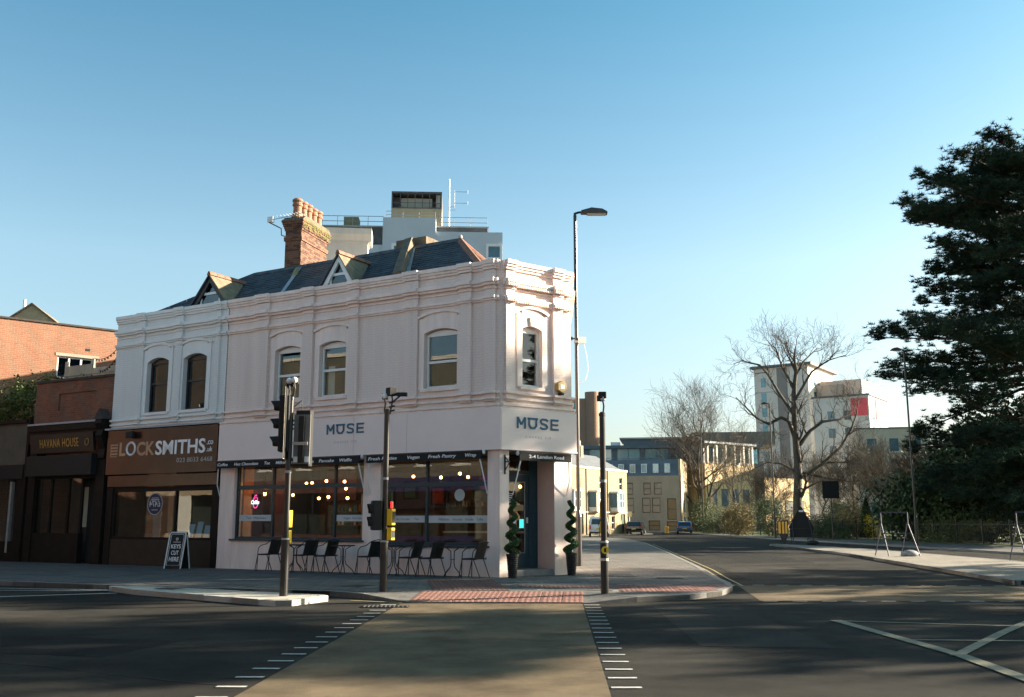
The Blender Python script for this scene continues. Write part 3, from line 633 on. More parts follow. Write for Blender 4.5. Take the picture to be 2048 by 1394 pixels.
bx('body', brown_m, t, -1.5, 1.5, 0, .6, 0, 1.0); bx('worktop', cream_m, t, -1.55, 1.55, -.05, .65, 1.0, 1.05); bx('screen', mat('green_screen', (.05, .5, .3), .4, .1, 3, emit=.6), t, .5, .85, .1, .13, 1.15, 1.4); bx('screen', mat('teal_screen', (.05, .5, .5), .4, .1, 3, emit=.6), t, 1.0, 1.35, .1, .13, 1.15, 1.4)
# shelves of jars, framed pictures and seated-height furniture inside
for k, (x0, x1, z_) in enumerate(((-9.2, -7.7, 1.35), (-9.2, -7.7, 1.8), (-4.3, -2.9, 1.5), (-4.3, -2.9, 1.95), (-2.6, -.9, 1.55))):
    sh_ = bx('wall_shelf', mat('shelf_timber', (.14, .08, .045), .7, .2, 4), cafe, x0, x1, 4.2, 4.55, Z(z_), Z(z_) + .03); x = x0 + .08
    while x < x1 - .1:
        h_ = random.uniform(.1, .26); r_ = random.uniform(.03, .055); MB().lathe([(r_, 0), (r_, h_ * .7), (r_ * .4, h_ * .8), (r_ * .4, h_)], 8).build('jar', random.choice((cream_m, teal_panel, brown_m, mat('amber_jar', (.3, .13, .03), .3, .1, 3), white_letters)), sh_, (x, 4.36, Z(z_) + .03)); x += r_ * 2 + random.uniform(.02, .12)
for k, x in enumerate((-7.2, -6.3, -5.2, -3.6, -1.2)):
    pf = bx('picture_frame', random.choice((black_matt, cream_m)), cafe, x, x + .55, 4.4, 4.44, Z(2.0 + .2 * (k % 2)), Z(2.6 + .2 * (k % 2))); bx('picture', random.choice((teal_panel, mat('ochre_print', (.35, .22, .06), .7, .4, 6), mat('red_print', (.3, .05, .04), .7, .4, 6))), pf, x + .06, x + .49, 4.39, 4.4, Z(2.06 + .2 * (k % 2)), Z(2.54 + .2 * (k % 2)))
bulb = emit_mat('warm_bulb', (1.0, .38, .09), 7.0)
lamps = [(-9.22, 3.0, 2.73), (-8.27, 2.2, 2.7), (-7.51, 2.0, 2.74), (-6.95, 2.2, 2.72), (-9.31, 1.2, 2.34), (-9.6, 1.5, 2.38), (-9.24, 2.4, 2.34), (-7.27, 1.4, 2.19), (-7.24, 1.8, 2.24), (-7.05, 2.4, 2.51), (-6.24, 1.5, 2.19), (-4.61, 2.6, 2.84), (-3.33, 2.2, 2.77), (-3.32, 3.2, 2.92), (-2.65, 2.6, 2.78), (-.87, 2.57, 2.47)]
for i, (x, y, z) in enumerate(lamps):
    p = cafe.matrix_basis @ Vector((x, y, Z(z))); t = empty('pendant_lamp', p, ROT_A)
    tag(t, 'small glowing pendant bulb behind the long café window' if x < -4.2 else ('small glowing pendant bulb behind the right café window' if x < -1 else 'glowing pendant bulb seen through the corner door glass'), 'pendant lamp', 'pendant bulbs inside the café')
    MB().ball((0, 0, 0), .045, 10, 6).build('bulb', bulb, t, smooth=True); MB().tube([(0, 0, .04), (0, 0, Z(3.3) - Z(z))], .006, 5).build('cable', black_matt, t)
    MB().lathe([(.02, .04), (.03, .05), (.02, .1)], 10).build('lamp_holder', black_matt, t)
    if i % 2 == 0:
        ld = bpy.data.lights.new('bulb_light', 'POINT'); ld.energy = .9; ld.color = (1, .55, .22); ld.shadow_soft_size = .06
        lo = bpy.data.objects.new('bulb_light', ld); COL.objects.link(lo); lo.parent = t; lo.location = (0, 0, -.12)
# neon sign in the window
neon = empty('neon_sign', tuple(cafe.matrix_basis @ Vector((-8.81, .3, Z(1.9)))), ROT_A); tag(neon, 'glowing neon Coffee sign with pink cup outline behind the glass', 'neon sign')
pinkn = emit_mat('pink_neon', (1.0, .06, .30), .8); cyann = emit_mat('cyan_neon', (.55, .95, 1.0), .9)
fit_text('Coffee', -.22, .22, .16, .16, cyann, neon, -.02, shear=.25, ex=.006)
MB().tube([(-.1, 0, .42), (-.12, 0, .1), (-.06, 0, .0), (.06, 0, .0), (.12, 0, .1), (.1, 0, .42), (-.1, 0, .42)], .012, 6).build('cup_tube', pinkn, neon)
MB().tube([(-.06, 0, .46), (-.03, 0, .54), (.02, 0, .48), (.05, 0, .56)], .01, 6).build('steam_tube', pinkn, neon)
bx('backing', black_matt, neon, -.26, .26, .02, .03, -.04, .6)
ds = MB().lathe([(.16, 0), (.16, .012)], 24).build('window_disc', white_letters, None, tuple(cafe.matrix_basis @ Vector((-1.42, .28, Z(2.19)))), rot=(R(90), 0, ROT_A)); tag(ds, 'plain white round sign hanging inside the right café window', 'sign')
neon.scale = (.72,) * 3
# bracket light and alarm box on the splayed front
MBt = cafe.matrix_basis @ Matrix.Rotation(RB, 4, 'Z')
al = empty('burglar_alarm', tuple(MBt @ Vector((1.93, -.02, Z(4.92)))), ROT_A + RB); tag(al, 'yellow hexagonal burglar alarm box on the pink wall beside the corner window', 'alarm box')
hx = [(.17 * math.cos(R(60 * k + 30)), .18 + .17 * math.sin(R(60 * k + 30))) for k in range(6)]
MB().prism_y(hx, -.2, -.065).build('case', mat('faded_yellow_plastic', (.50, .33, .10), .5, .06, 4), al, bevel=.01)
bx('badge', white_letters, al, -.07, .07, -.207, -.2, .12, .24); MB().prism_y([(-.08, .01), (.08, .01), (.05, -.05), (-.05, -.05)], -.19, -.075).build('strobe', mat('smoked_strobe', (.01, .012, .014), .2, 0), al)
t = empty('wall_bracket', tuple(MBt @ Vector((.14, -.0, Z(2.7)))), ROT_A + RB); tag(t, 'small black iron bracket on the pier left of the corner door', 'bracket')
bx('plate', black, t, -.02, .02, -.02, .02, 0, .5); MB().tube([(0, -.02, .1), (.06, -.12, .3), (.0, -.02, .45)], .014, 6).build('strut', black, t)
bx('arm', black, t, -.015, .015, -.2, .0, .3, .33)
# ------------------------------------------------------------------ slate roof over the café and its white neighbour
def slates(b, o, u, v, rows, width_fn, sw=.27, ex=.19, nrm=None, th=.012):
    """o origin, u along eaves, v up the slope (unit vectors); width_fn(t)->(u0,u1) at slope distance t"""
    n = u.cross(v).normalized() if nrm is None else nrm
    for k in range(rows):
        t0 = k * ex; u0, u1 = width_fn(t0 + ex * .5); off = (k % 2) * sw / 2; x = u0 - (sw - off if off else 0)
        while x < u1:
            a, c = max(x, u0) + .006, min(x + sw, u1) - .006
            if c - a > .05:
                l = th + random.uniform(0, .008); j = random.uniform(-.004, .004)
                p = [o + u * a + v * (t0 - .02 + j) + n * (l + .012), o + u * c + v * (t0 - .02 + j) + n * (l + .012), o + u * c + v * (t0 + ex + .04) + n * .004, o + u * a + v * (t0 + ex + .04) + n * .004]
                b.poly(p); b.poly([p[0], p[1], p[1] - n * .012, p[0] - n * .012])
            x += sw
ER, EY, RIDGE_Y, RZ = Z(8.28), .42, 3.0, Z(10.16)
XL, XR, HL, HR = -15.0, -.75, -11.96, -3.25          # eaves ends and ridge ends
roof = MB()
roof.poly([(XL, EY, ER), (XR, EY, ER), (HR, RIDGE_Y, RZ), (HL, RIDGE_Y, RZ)]); roof.poly([(XL, EY, ER), (HL, RIDGE_Y, RZ), (XL, 5.6, ER)])
roof.poly([(XR, EY, ER), (-1.5, 4.4, ER), (HR, RIDGE_Y, RZ)]); roof.poly([(HL, RIDGE_Y, RZ), (HR, RIDGE_Y, RZ), (-1.5, 5.6, ER), (XL, 5.6, ER)])
roof.poly([(XL, .2, ER - .05), (-.1, .2, ER - .05), (.75, 2.3, ER - .05), (-1.1, 5.7, ER - .05), (XL, 5.7, ER - .05)])
rf = roof.build('roof', slate, cafe)
sl_v = Vector((0, RIDGE_Y - EY, RZ - ER)); SL = sl_v.length; sl_v.normalize()
sb = MB(); slates(sb, Vector((0, EY, ER)), Vector((1, 0, 0)), sl_v, int(SL / .19) + 1, lambda t: (XL + (HL - XL) * min(t / SL, 1), XR + (HR - XR) * min(t / SL, 1)))
stuff(sb.build('slates', slate, rf, recalc=False))
# brown tiled hip end
h0, h1, ha = Vector((XR, EY, ER)), Vector((-1.5, 4.4, ER)), Vector((HR, RIDGE_Y, RZ)); hu = (h1 - h0).normalized(); hm = h0 + hu * (ha - h0).dot(hu); hv = (ha - hm); HS = hv.length; hv.normalize(); hl = (h1 - h0).length; ht = (ha - h0).dot(hu)
hb_ = MB(); slates(hb_, h0, hu, hv, int(HS / .19), lambda t: (ht * t / HS, hl + (ht - hl) * t / HS)); stuff(hb_.build('hip_tiles', hip_tile, rf, recalc=False))
def ridge_run(a, b, m, par, w=.12, L=.42):
    a, b = Vector(a), Vector(b); d = b - a; n = max(1, int(d.length / L)); ang = math.atan2(d.y, d.x); up = math.asin(d.z / d.length)
    for i in range(n):
        c = a + d * ((i + .5) / n)
        MB().prism_x([(-w, -.05), (-w * .5, .06), (0, .09), (w * .5, .06), (w, -.05)], -d.length / n / 2 + .006, d.length / n / 2 - .006).build('ridge_tile', m, par, c, rot=(0, -up, ang))
ridge_run((HL, RIDGE_Y, RZ), (HR, RIDGE_Y, RZ), slate, rf, L=.6); ridge_run(ha, h0, ridge_tile, rf); ridge_run(ha, h1, ridge_tile, rf); ridge_run((HL, RIDGE_Y, RZ), (XL, EY, ER), slate, rf, L=.6)
MB().ball((HR, RIDGE_Y, RZ + .12), .07, 8, 6).build('finial', mat('pale_lichen_stone', (.5, .45, .4), .8, .2, 5), rf)
bx('lead_valley', lead, rf, -4.02, -3.9, -.0, .02, 0, .01) if False else None
def slope_pt(x, t, n=.03): p = Vector((x, EY, ER)) + sl_v * t; return p + Vector((0, -sl_v.z, sl_v.y)) * n
def slope_strip(x0, x1, t0, t1, w, m, name, h=.03, n=.02):
    a, c = slope_pt(x0, t0, n), slope_pt(x1, t1, n); nn = Vector((0, -sl_v.z, sl_v.y)) * h; d = (c - a).normalized(); sd = d.cross(nn).normalized() * w / 2
    MB().hexa([a - sd, a + sd, c + sd, c - sd, a - sd + nn, a + sd + nn, c + sd + nn, c - sd + nn]).build(name, m, rf)
# raised party wall with a brown coping crossing the slope, and pale lead flashings
slope_strip(-3.72, -5.25, .15, SL + .2, .26, mat('mossy_brick_coping', (.15, .115, .08), .9, .4, 4, .4, 20), 'party_wall', .30)
slope_strip(-3.5, -5.03, .15, SL, .13, lead, 'lead_flashing', .02, .03); slope_strip(-8.45, -9.75, .1, SL * .95, .14, lead, 'lead_flashing', .02, .03)
slope_strip(-9.4, -10.0, SL * .7, SL * 1.05, .2, mat('tan_mortar', (.34, .24, .12), .9, .2, 4), 'mortar_fillet', .03)
tp = MB().box(-5.9, -4.7, 3.2, 4.6, RZ - .1, RZ + .42); tp.build('party_wall_end', MATS['mossy_brick_coping'], rf)
bx('side_parapet', MATS['mossy_brick_coping'], rf, -.9, .1, 2.4, 2.7, Z(8.3), Z(8.62))
# dormers
def dormer(s0, s1, sa, za, zb, y, bm, gm, right_m):
    x0, x1, xa = -s1, -s0, -sa; za, zb = Z(za), Z(zb); d = MB()
    yb = EY + (za - ER) / sl_v.z * sl_v.y
    d.prism_y([(x0 + .1, zb), (x1 - .1, zb), (xa, za - .14)], y + .06, y + .1)
    dm = d.build('dormer', dark_frame, cafe)
    yl = EY + max(0, (zb - ER)) / sl_v.z * sl_v.y
    for q, m_ in ((x0 - .1, slate), (x1 + .1, right_m)):
        g = MB(); e = Vector((q, y - .12, zb - .05)); t_ = Vector((xa, y - .12, za)); bk = Vector((xa, yb, za)); fb = Vector((q, yl + .1, zb - .05)); n_ = Vector((0, 0, .06))
        g.hexa([e, t_, bk, fb, e + n_, t_ + n_, bk + n_, fb + n_]); g.build('dormer_roof', m_, dm)
    ridge_run((xa, y - .13, za + .06), (xa, yb + .05, za + .06), ridge_tile, dm, .09, .3)
    for q in (x0, x1):
        g = MB(); w_ = .15 if q == x0 else -.15
        g.prism_y([(q, zb), (q + w_ * 1.25, zb), (xa, za - .22), (xa, za - .02)], y - .06 + (.003 if q == x0 else 0), y + .02 + (.003 if q == x0 else 0)); g.build('bargeboard', bm, dm)
    wz = zb + (za - zb) * .5
    f = MB(); w2 = (x1 - x0) * .24
    f.box(xa - w2, xa + w2, y + .0, y + .06, wz - .04, wz + .04); f.box(xa - w2, xa - w2 + .06, y, y + .06, zb, wz - .04); f.box(xa + w2 - .06, xa + w2, y, y + .06, zb, wz - .04)
    fr = f.build('window', gm, dm); bx('pane', glass_dark, fr, xa - w2 + .06, xa + w2 - .06, y + .03, y + .036, zb, wz - .04)
    MB().prism_y([(xa - w2 + .05, wz + .04), (xa + w2 - .05, wz + .04), (xa, za - .3)], y + .045, y + .055).build('pane', glass_dark, fr)
dormer(5.45, 6.99, 6.19, 9.56, 8.36, .75, upvc, upvc, tile_cheek)
dormer(10.74, 12.65, 11.72, 9.60, 8.4, .75, dark_frame, upvc, tile_cheek)
# chimney stack with five pots, built brick by brick
ch = empty('chimney', (0, 0, 0)); ch.parent = rf; ch.location = (-10.6, 3.0, Z(9.7)); ch.rotation_euler = (0, 0, R(14))
CW, CL = .62, 1.95
cb = MB()
brick_c = [mat('brown_brick', (.095, .05, .036), .9, .35, 6, .4, 40), mat('orange_brick', (.19, .095, .06), .9, .3, 6, .4, 40)]
bb = [MB(), MB()]
def brick_ring(z, x0, x1, y0, y1, k):
    for (ax, a0, a1, fixed, sgn) in (('x', x0, x1, y0, -1), ('x', x0, x1, y1, 1), ('y', y0, y1, x0, -1), ('y', y0, y1, x1, 1)):
        p = a0 - (.11 if k % 2 else 0)
        while p < a1 - .02:
            a, c = max(p, a0) + .005, min(p + .222, a1) - .005; q = random.choice((0, 1, 1)); dpt = random.uniform(0, .006)
            if c > a + .02:
                if ax == 'x': bb[q].box(a, c, fixed - (dpt if sgn < 0 else .05), fixed + (dpt if sgn > 0 else .05), z + .005, z + .070)
                else: bb[q].box(fixed - (dpt if sgn < 0 else .05), fixed + (dpt if sgn > 0 else .05), a, c, z + .005, z + .070)
            p += .222
nz = 30
for k in range(nz):
    z = k * .075; o_ = 0
    if 20 <= k <= 21: o_ = .04
    if k >= 25: o_ = .03 + .022 * min(k - 25, 4)
    brick_ring(z, -o_, CW + o_, -o_, CL + o_, k)
cb.box(.01, CW - .01, .01, CL - .01, 0, nz * .075 - .01).box(-.02, CW + .02, -.02, CL + .02, 25 * .075, nz * .075 - .01)
cb.build('mortar_core', mat('grey_mortar', (.26, .24, .2), .95, .2, 4), ch)
for q in (0, 1): stuff(bb[q].build('bricks', brick_c[q], ch, recalc=False))
MB().prism_x([(-.12, 0), (CL + .12, 0), (CL - .1, .16), (.1, .16)], -.1, CW + .1).build('flaunching', mat('mossy_cap', (.14, .13, .055), .95, .4, 5, .5, 20, col2=(.12, .11, .09)), ch, (0, 0, nz * .075 - .005))
moss = MB()
for k in range(700):
    y_ = random.uniform(-.05, CL + .05); x_ = random.choice((CW + .09, CW + .11, random.uniform(0, CW + .1))); z_ = nz * .075 - .3 * random.random() ** 2 + (.1 if x_ < CW else .0)
    s_ = random.uniform(.015, .04); a_ = random.uniform(0, 6.28); moss.poly([(x_ + .015, y_ + s_ * math.cos(a_ + q * 2.1), z_ + s_ * math.sin(a_ + q * 2.1)) for q in range(3)])
stuff(moss.build('moss', mat('yellow_green_moss', (.15, .15, .045), .95, .3, 8), ch, recalc=False))
pot = mat('terracotta_pot', (.30, .155, .10), .85, .2, 5, .3, 30)
for k in range(5):
    MB().lathe([(.20, 0), (.195, .1), (.15, .24), (.145, .44), (.18, .46), (.185, .53), (.155, .55), (.16, .6), (.195, .63), (.185, .69), (.14, .73), (.12, .7)], 16).build('chimney_pot', pot, ch, (CW / 2, .22 + k * .385, nz * .075 + .12 + random.uniform(-.02, .02)), smooth=False)
bx('render_patch', mat('pale_mortar', (.62, .55, .45), .9, .15, 4), ch, CW + .001, CW + .012, .08, .75, .0, .42)
ae = empty('aerial', (0, 0, 0)); Mch = cafe.matrix_basis @ Matrix.Translation((-10.6, 3.0, Z(9.7))) @ Matrix.Rotation(R(14), 4, 'Z')
ae.location = Mch @ Vector((0, .05, 1.7)); ae.rotation_euler = (0, 0, ROT_A + R(14)); tag(ae, 'small television aerial and pale receiver clamped to the brick chimney', 'aerial')
MB().tube([(-.04, 0, 0), (-.18, -.02, .05), (-.2, -.02, .3), (-.42, -.04, .42), (-.66, -.05, .55)], .02, 6).build('arm', black, ae); MB().tube([(-.7, -.05, .62), (.35, -.12, .72), (.8, -.14, .78)], .012, 5).build('boom', steel, ae)
bx('receiver', white_metal, ae, -.72, -.5, -.1, 0, .55, .75)
for k in range(8): MB().tube([(-.2 + k * .12, -.25 - .1 + .0, .67 + k * .011), (-.2 + k * .12, .12, .67 + k * .011)], .005, 4).build('element', steel, ae)

# ------------------------------------------------------------------ white locksmith's building
S0 = 10.03
wh = frontroot('shop_building', S0); tag(wh, 'white painted two storey building with two dark arched windows above a locksmith shop', 'building')
X = lambda s: -(s - S0)
ww_ = [(10.87, 11.93), (12.62, 13.65)]; zs_, rs_, sp_ = Z(5.02), .14, Z(6.69)
b = wall_holes(X(15.29), -.0, Z(4.50), Z(8.38), [(X(c), X(a), zs_, sp_ + rs_) for a, c in ww_])
for a, c in ww_: spandrel(b, X(c), X(a), sp_, rs_, 0, .22)
b.build('upper_wall', white_br, wh)
pw = [(X(10.47), X(10.3)), (X(12.33), X(12.0)), (X(14.15), X(13.83))]
for a, c in pw: bx('pilaster', white_br, wh, a, c, -.08, .015, Z(4.72), Z(8.14))
for nm, bs in (('coping', cop), ('cornice', cor), ('dentil_band', ban), ('string_course', stg)): stepped(nm, white_r, wh, X(15.29), .0, bs, pw, .08)
for a, c in ww_:
    window_dressing(wh, white_r, X(c), X(a), zs_, sp_, rs_)
    w = sash(wh, X(c) + .02, X(a) - .02, zs_ + .01, sp_, .13, dark_frame, glass_dark, .57, .135)
    MB().prism_y([(X(c) + .1, sp_ - .03)] + arc_pts(X(c) + .1, X(a) - .1, sp_ - .03, .10)[1:-1] + [(X(a) - .1, sp_ - .03)], .122, .127).build('pane', glass_dark, w)
bx('side_wall', white_r, wh, X(15.3), X(15.0), .31, 5.6, Z(4.5), Z(8.35)); bx('back_wall', white_r, wh, X(15.3), 0, 5.6, 5.9, 0, Z(8.3))
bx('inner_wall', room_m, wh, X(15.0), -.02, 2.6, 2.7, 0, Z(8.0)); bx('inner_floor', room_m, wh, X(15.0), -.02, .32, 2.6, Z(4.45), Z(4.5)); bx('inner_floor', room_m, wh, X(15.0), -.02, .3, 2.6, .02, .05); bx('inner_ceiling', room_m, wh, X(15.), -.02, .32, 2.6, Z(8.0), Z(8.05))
brown_gloss = mat('glossy_brown_fascia', (.05, .019, .015), .18, .25, 2, spec=.4)
shop_brown = mat('dark_brown_shopfront', (.014, .011, .009), .6, .3, 3, spec=.15)
bx('lead_gutter', lead, wh, X(15.35), .0, -.2, .0, Z(4.5), Z(4.56)); bx('fascia_board', brown_gloss, wh, X(15.24), X(10.09), -.14, .3, Z(3.02), Z(4.47)); bx('lower_panel', brown_gloss, wh, X(15.2), X(10.1), -.06, .25, Z(2.62), Z(2.98))
bx('pier', shop_brown, wh, X(15.25), X(14.95), -.02, .3, 0, Z(2.6)); bx('pier', shop_brown, wh, X(10.28), X(10.05), -.02, .3, 0, Z(2.6)); bx('stall_riser', mat('brown_tiled_riser', (.022, .014, .009), .6, .3, 3), wh, X(14.95), X(10.28), .0, .25, 0, Z(.92))
f = MB(); f.box(X(14.95), X(14.85), .02, .12, Z(.92), Z(2.6)); f.box(X(10.38), X(10.28), .02, .12, Z(.92), Z(2.6)); f.box(X(14.85), X(10.38), .02, .12, Z(.92), Z(1.0)); f.box(X(14.85), X(10.38), .02, .12, Z(2.45), Z(2.6)); f.box(X(12.0), X(11.93), .02, .12, Z(1.0), Z(2.45))
lw_ = f.build('shop_window', shop_brown, wh)
for a, c in ((14.85, 12.0), (11.93, 10.38)): bx('pane', glass, lw_, X(a), X(c), .06, .068, Z(1.0), Z(2.45))
bronze = mat('bronze_letters', (.42, .25, .16), .45, .1, 4)
fit_text('L', X(14.60), X(14.30), Z(3.64), .43, bronze, wh, -.145, bold=.03); fit_text('CK', X(13.76), X(12.90), Z(3.63), .43, bronze, wh, -.145, bold=.03)
fit_text('SMITHS', X(12.86), X(10.6), Z(3.62), .44, white_letters, wh, -.145, bold=.02)
MB().tube([(.2 * math.cos(R(k * 15)), 0, .205 * math.sin(R(k * 15))) for k in range(25)], .036, 6, caps=False).build('lettering', white_letters, wh, (X(14.03), -.15, Z(3.85)))
fit_text('.co', X(10.54), X(10.27), Z(3.86), .12, white_letters, wh, -.145); fit_text('.uk', X(10.54), X(10.29), Z(3.64), .15, white_letters, wh, -.145); fit_text('023 8033 6468', X(11.85), X(10.27), Z(3.34), .14, grey_letters, wh, -.145)
bx('emblem', bronze, wh, X(15.05), X(14.7), -.146, -.141, Z(3.6), Z(4.02))
for k in range(4): bx('emblem_bar', brown_gloss, wh, X(15.02), X(14.71), -.149, -.146, Z(3.63 + .1 * k), Z(3.67 + .1 * k))
t = empty('security_camera', tuple(wh.matrix_basis @ Vector((X(13.95), -.14, Z(4.25)))), ROT_A); tag(t, 'small black box floodlight fixed to the brown locksmith fascia', 'floodlight')
bx('bracket', black_matt, t, -.03, .03, -.08, 0, .0, .08); bx('body', black_matt, t, -.16, .16, -.2, -.08, -.06, .16, bevel=.01)
po = empty('price_reflection', tuple(wh.matrix_basis @ Vector((X(12.95), .05, Z(2.05)))), ROT_A); tag(po, 'round navy disc painted as a mirrored price reflection in the locksmith window', 'reflection')  # reflection of a price sign, painted as a disc with reversed lettering
MB().lathe([(.34, 0), (.34, .004)], 28).build('disc', mat('navy_reflection_disc', (.02, .02, .07), .5, .1, 3), po, rot=(R(90), 0, 0)); MB().tube([(.34 * math.cos(R(k * 12)), -.005, .34 * math.sin(R(k * 12))) for k in range(31)], .01, 5, caps=False).build('rim', frost, po)
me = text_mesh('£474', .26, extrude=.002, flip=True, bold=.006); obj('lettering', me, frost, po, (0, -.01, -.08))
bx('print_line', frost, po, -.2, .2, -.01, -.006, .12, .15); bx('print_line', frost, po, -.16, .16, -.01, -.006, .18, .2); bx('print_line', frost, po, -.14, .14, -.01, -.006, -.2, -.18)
for s_, h_ in ((11.5, .42), (11.15, .5), (10.8, .38)):
    c = MB().box(-.12, .12, 0, .01, 0, h_).build('leaflet', mat('pale_blue_card', (.25, .4, .55), .6, .1, 3), None, tuple(wh.matrix_basis @ Vector((X(s_), .25, Z(1.0)))), rot=(R(-12), 0, ROT_A)); tag(c, 'pale blue leaflet propped inside the locksmith window', 'leaflet', 'leaflets in the locksmith window')
bx('display_shelf', room_m, wh, X(14.9), X(10.3), .2, .9, Z(.92), Z(.98))

# ------------------------------------------------------------------ low brick shop with gilt lettering
S1 = 15.32
hv_ = frontroot('low_shop', S1); tag(hv_, 'single storey red brick shop with dark front lettered Havana House', 'shop'); X = lambda s: -(s - S1)
brick_red = brick_mat('red_brick', (.30, .105, .055), (.22, .075, .045), (.17, .13, .10), dirt=.35)
b = wall_holes(X(19.5), 0, Z(4.9), Z(6.38), [(X(18.2), X(16.2), Z(5.35), Z(5.95))]); b.build('brick_parapet', brick_red, hv_)
bx('recessed_panel', brick_red, hv_, X(18.2), X(16.2), .05, .1, Z(5.35), Z(5.95)); bx('coping', mat('dark_coping', (.06, .05, .045), .9, .3, 4), hv_, X(19.55), 0, -.06, .36, Z(6.38), Z(6.46))
bx('lead_gutter', lead, hv_, X(19.5), X(15.7), -.25, .0, Z(4.84), Z(4.9)); bx('cornice', shop_brown, hv_, X(19.5), X(15.4), -.22, .0, Z(4.62), Z(4.84)); bx('cornice', shop_brown, hv_, X(19.5), X(15.4), -.14, .0, Z(4.2), Z(4.62))
MB().prism_x([(-.14, Z(4.52)), (-.24, Z(4.5)), (-.16, Z(3.85)), (-.06, Z(3.85))], X(19.3), X(15.9)).build('fascia_board', mat('black_brown_fascia', (.018, .015, .013), .5, .2, 3), hv_)
gilt = mat('gilt_letters', (.45, .29, .08), .4, .15, 5, metal=.3)
o = fit_text('HAVANA HOUSE', X(18.75), X(16.65), 0, .3, gilt, hv_, 0, spacing=1.1); o.location = (0, -.195, Z(4.03)); o.rotation_euler = (R(7), 0, 0)
MB().tube([(.09 * math.cos(R(k * 20)), 0, .12 * math.sin(R(k * 20))) for k in range(19)], .012, 5, caps=False).build('emblem', gilt, hv_, (X(16.2), -.225, Z(4.16)))
bx('awning_box', black_matt, hv_, X(19.3), X(15.8), -.3, .0, Z(3.05), Z(3.75)); bx('pier', shop_brown, hv_, X(15.8), X(15.36), -.08, .3, 0, Z(4.2)); bx('pier', shop_brown, hv_, X(19.5), X(19.1), -.05, .3, 0, Z(4.2))
bx('stall_riser', shop_brown, hv_, X(19.1), X(16.6), 0, .2, 0, Z(1.1)); bx('doorway', black_matt, hv_, X(16.6), X(15.8), .3, .36, 0, Z(3.05)); bx('header', shop_brown, hv_, X(19.1), X(15.8), 0, .2, Z(2.95), Z(3.05))
f = MB()
for s_ in (19.1, 18.25, 17.3, 16.6): f.box(X(s_) - .05, X(s_) + .05, .02, .1, Z(1.1), Z(2.95))
hw = f.build('shop_window', shop_brown, hv_)
for a, c in ((19.05, 18.3), (18.2, 17.35), (17.25, 16.65)): bx('pane', glass, hw, X(a), X(c), .05, .058, Z(1.1), Z(2.95))
bx('inner_wall', room_m, hv_, X(19.4), 0, 1.6, 1.7, 0, Z(3.4)); bx('flat_roof', MATS['dark_coping'], hv_, X(19.5), 0, .3, 6, Z(4.9), Z(5.0)); bx('side_wall', brick_red, hv_, X(19.5), X(19.2), .36, 6, 0, Z(5.4)); bx('inner_panel', cream_m, hv_, X(18.1), X(17.5), 1.1, 1.15, Z(1.3), Z(2.7))
# carved console between the two shops
MB().prism_x([(-.32, Z(4.9)), (-.36, Z(4.75)), (-.22, Z(4.55)), (-.3, Z(4.35)), (-.12, Z(3.9)), (-.16, Z(3.6)), (0, Z(3.5)), (0, Z(4.95))], X(15.7), X(15.38)).build('console', shop_brown, hv_)
MB().prism_y([(X(15.78), Z(4.9)), (X(15.3), Z(4.9)), (X(15.54), Z(5.25))], -.34, .0).build('console_cap', MATS['dark_coping'], hv_)
# the next shop at the edge of the picture, ivy above it
S2 = 19.55
ls = frontroot('end_shop', S2); tag(ls, 'shadowy end shop with pale panelled upper front below the ivy', 'shop'); X = lambda s: -(s - S2)
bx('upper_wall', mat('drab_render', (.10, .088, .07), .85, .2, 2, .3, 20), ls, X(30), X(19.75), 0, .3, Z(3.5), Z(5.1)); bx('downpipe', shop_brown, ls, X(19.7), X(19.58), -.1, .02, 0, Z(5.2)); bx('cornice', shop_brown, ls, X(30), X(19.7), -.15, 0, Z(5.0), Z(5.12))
bx('fascia_board', black_matt, ls, X(30), X(19.75), -.12, 0, Z(3.0), Z(3.5)); bx('pier', shop_brown, ls, X(20.2), X(19.6), 0, .3, 0, Z(3.0)); bx('stall_riser', shop_brown, ls, X(30), X(20.2), 0, .2, 0, Z(.8)); bx('window_post', steel, ls, X(20.55), X(20.45), -.02, .1, .3, Z(2.9))
bx('pane', glass, ls, X(30), X(20.55), .05, .06, Z(.8), Z(3.0)); bx('inner_wall', room_m, ls, X(30), X(19.6), 1.5, 1.6, 0, Z(5)); bx('flat_roof', MATS['dark_coping'], ls, X(30), X(19.6), .3, 6, Z(4.9), Z(5.0))

# ------------------------------------------------------------------ foliage helpers
def leaf_mesh(name, pts, size, m, flat=.0, tri=False, up=None):
    """small randomly turned leaf faces at the given points"""
    pts = np.asarray(pts); n = len(pts); a = rng.normal(size=(n, 3)); a /= np.linalg.norm(a, axis=1)[:, None]
    c = rng.normal(size=(n, 3)); c -= a * (a * c).sum(1)[:, None]; c /= np.linalg.norm(c, axis=1)[:, None]
    s = (size * rng.uniform(.6, 1.35, n))[:, None]
    if tri: v = np.stack([pts - a * s * .35, pts + a * s * .35, pts + c * s], 1); f = np.arange(n * 3).reshape(n, 3)
    else: v = np.stack([pts - a * s * .6, pts - c * s * .33, pts + a * s * .6, pts + c * s * .33], 1); f = np.arange(n * 4).reshape(n, 4)
    me = np_mesh(name, v.reshape(-1, 3), f); me.materials.append(m); return me
def clump_points(center, radii, nclump, per, cr, shell=.55):
    out = []
    for _ in range(nclump):
        d = rng.normal(size=3); d /= np.linalg.norm(d); r_ = rng.uniform(shell, 1.0)
        c = np.array(center) + d * np.array(radii) * r_; out.append(c + rng.normal(size=(per, 3)) * cr)
    return np.concatenate(out)
iv = empty('ivy', tuple(AP(20.6, -1.2)) + (5.35,), 0); tag(iv, 'bushy sunlit ivy spilling over the flat roof beside the brick wall', 'ivy')
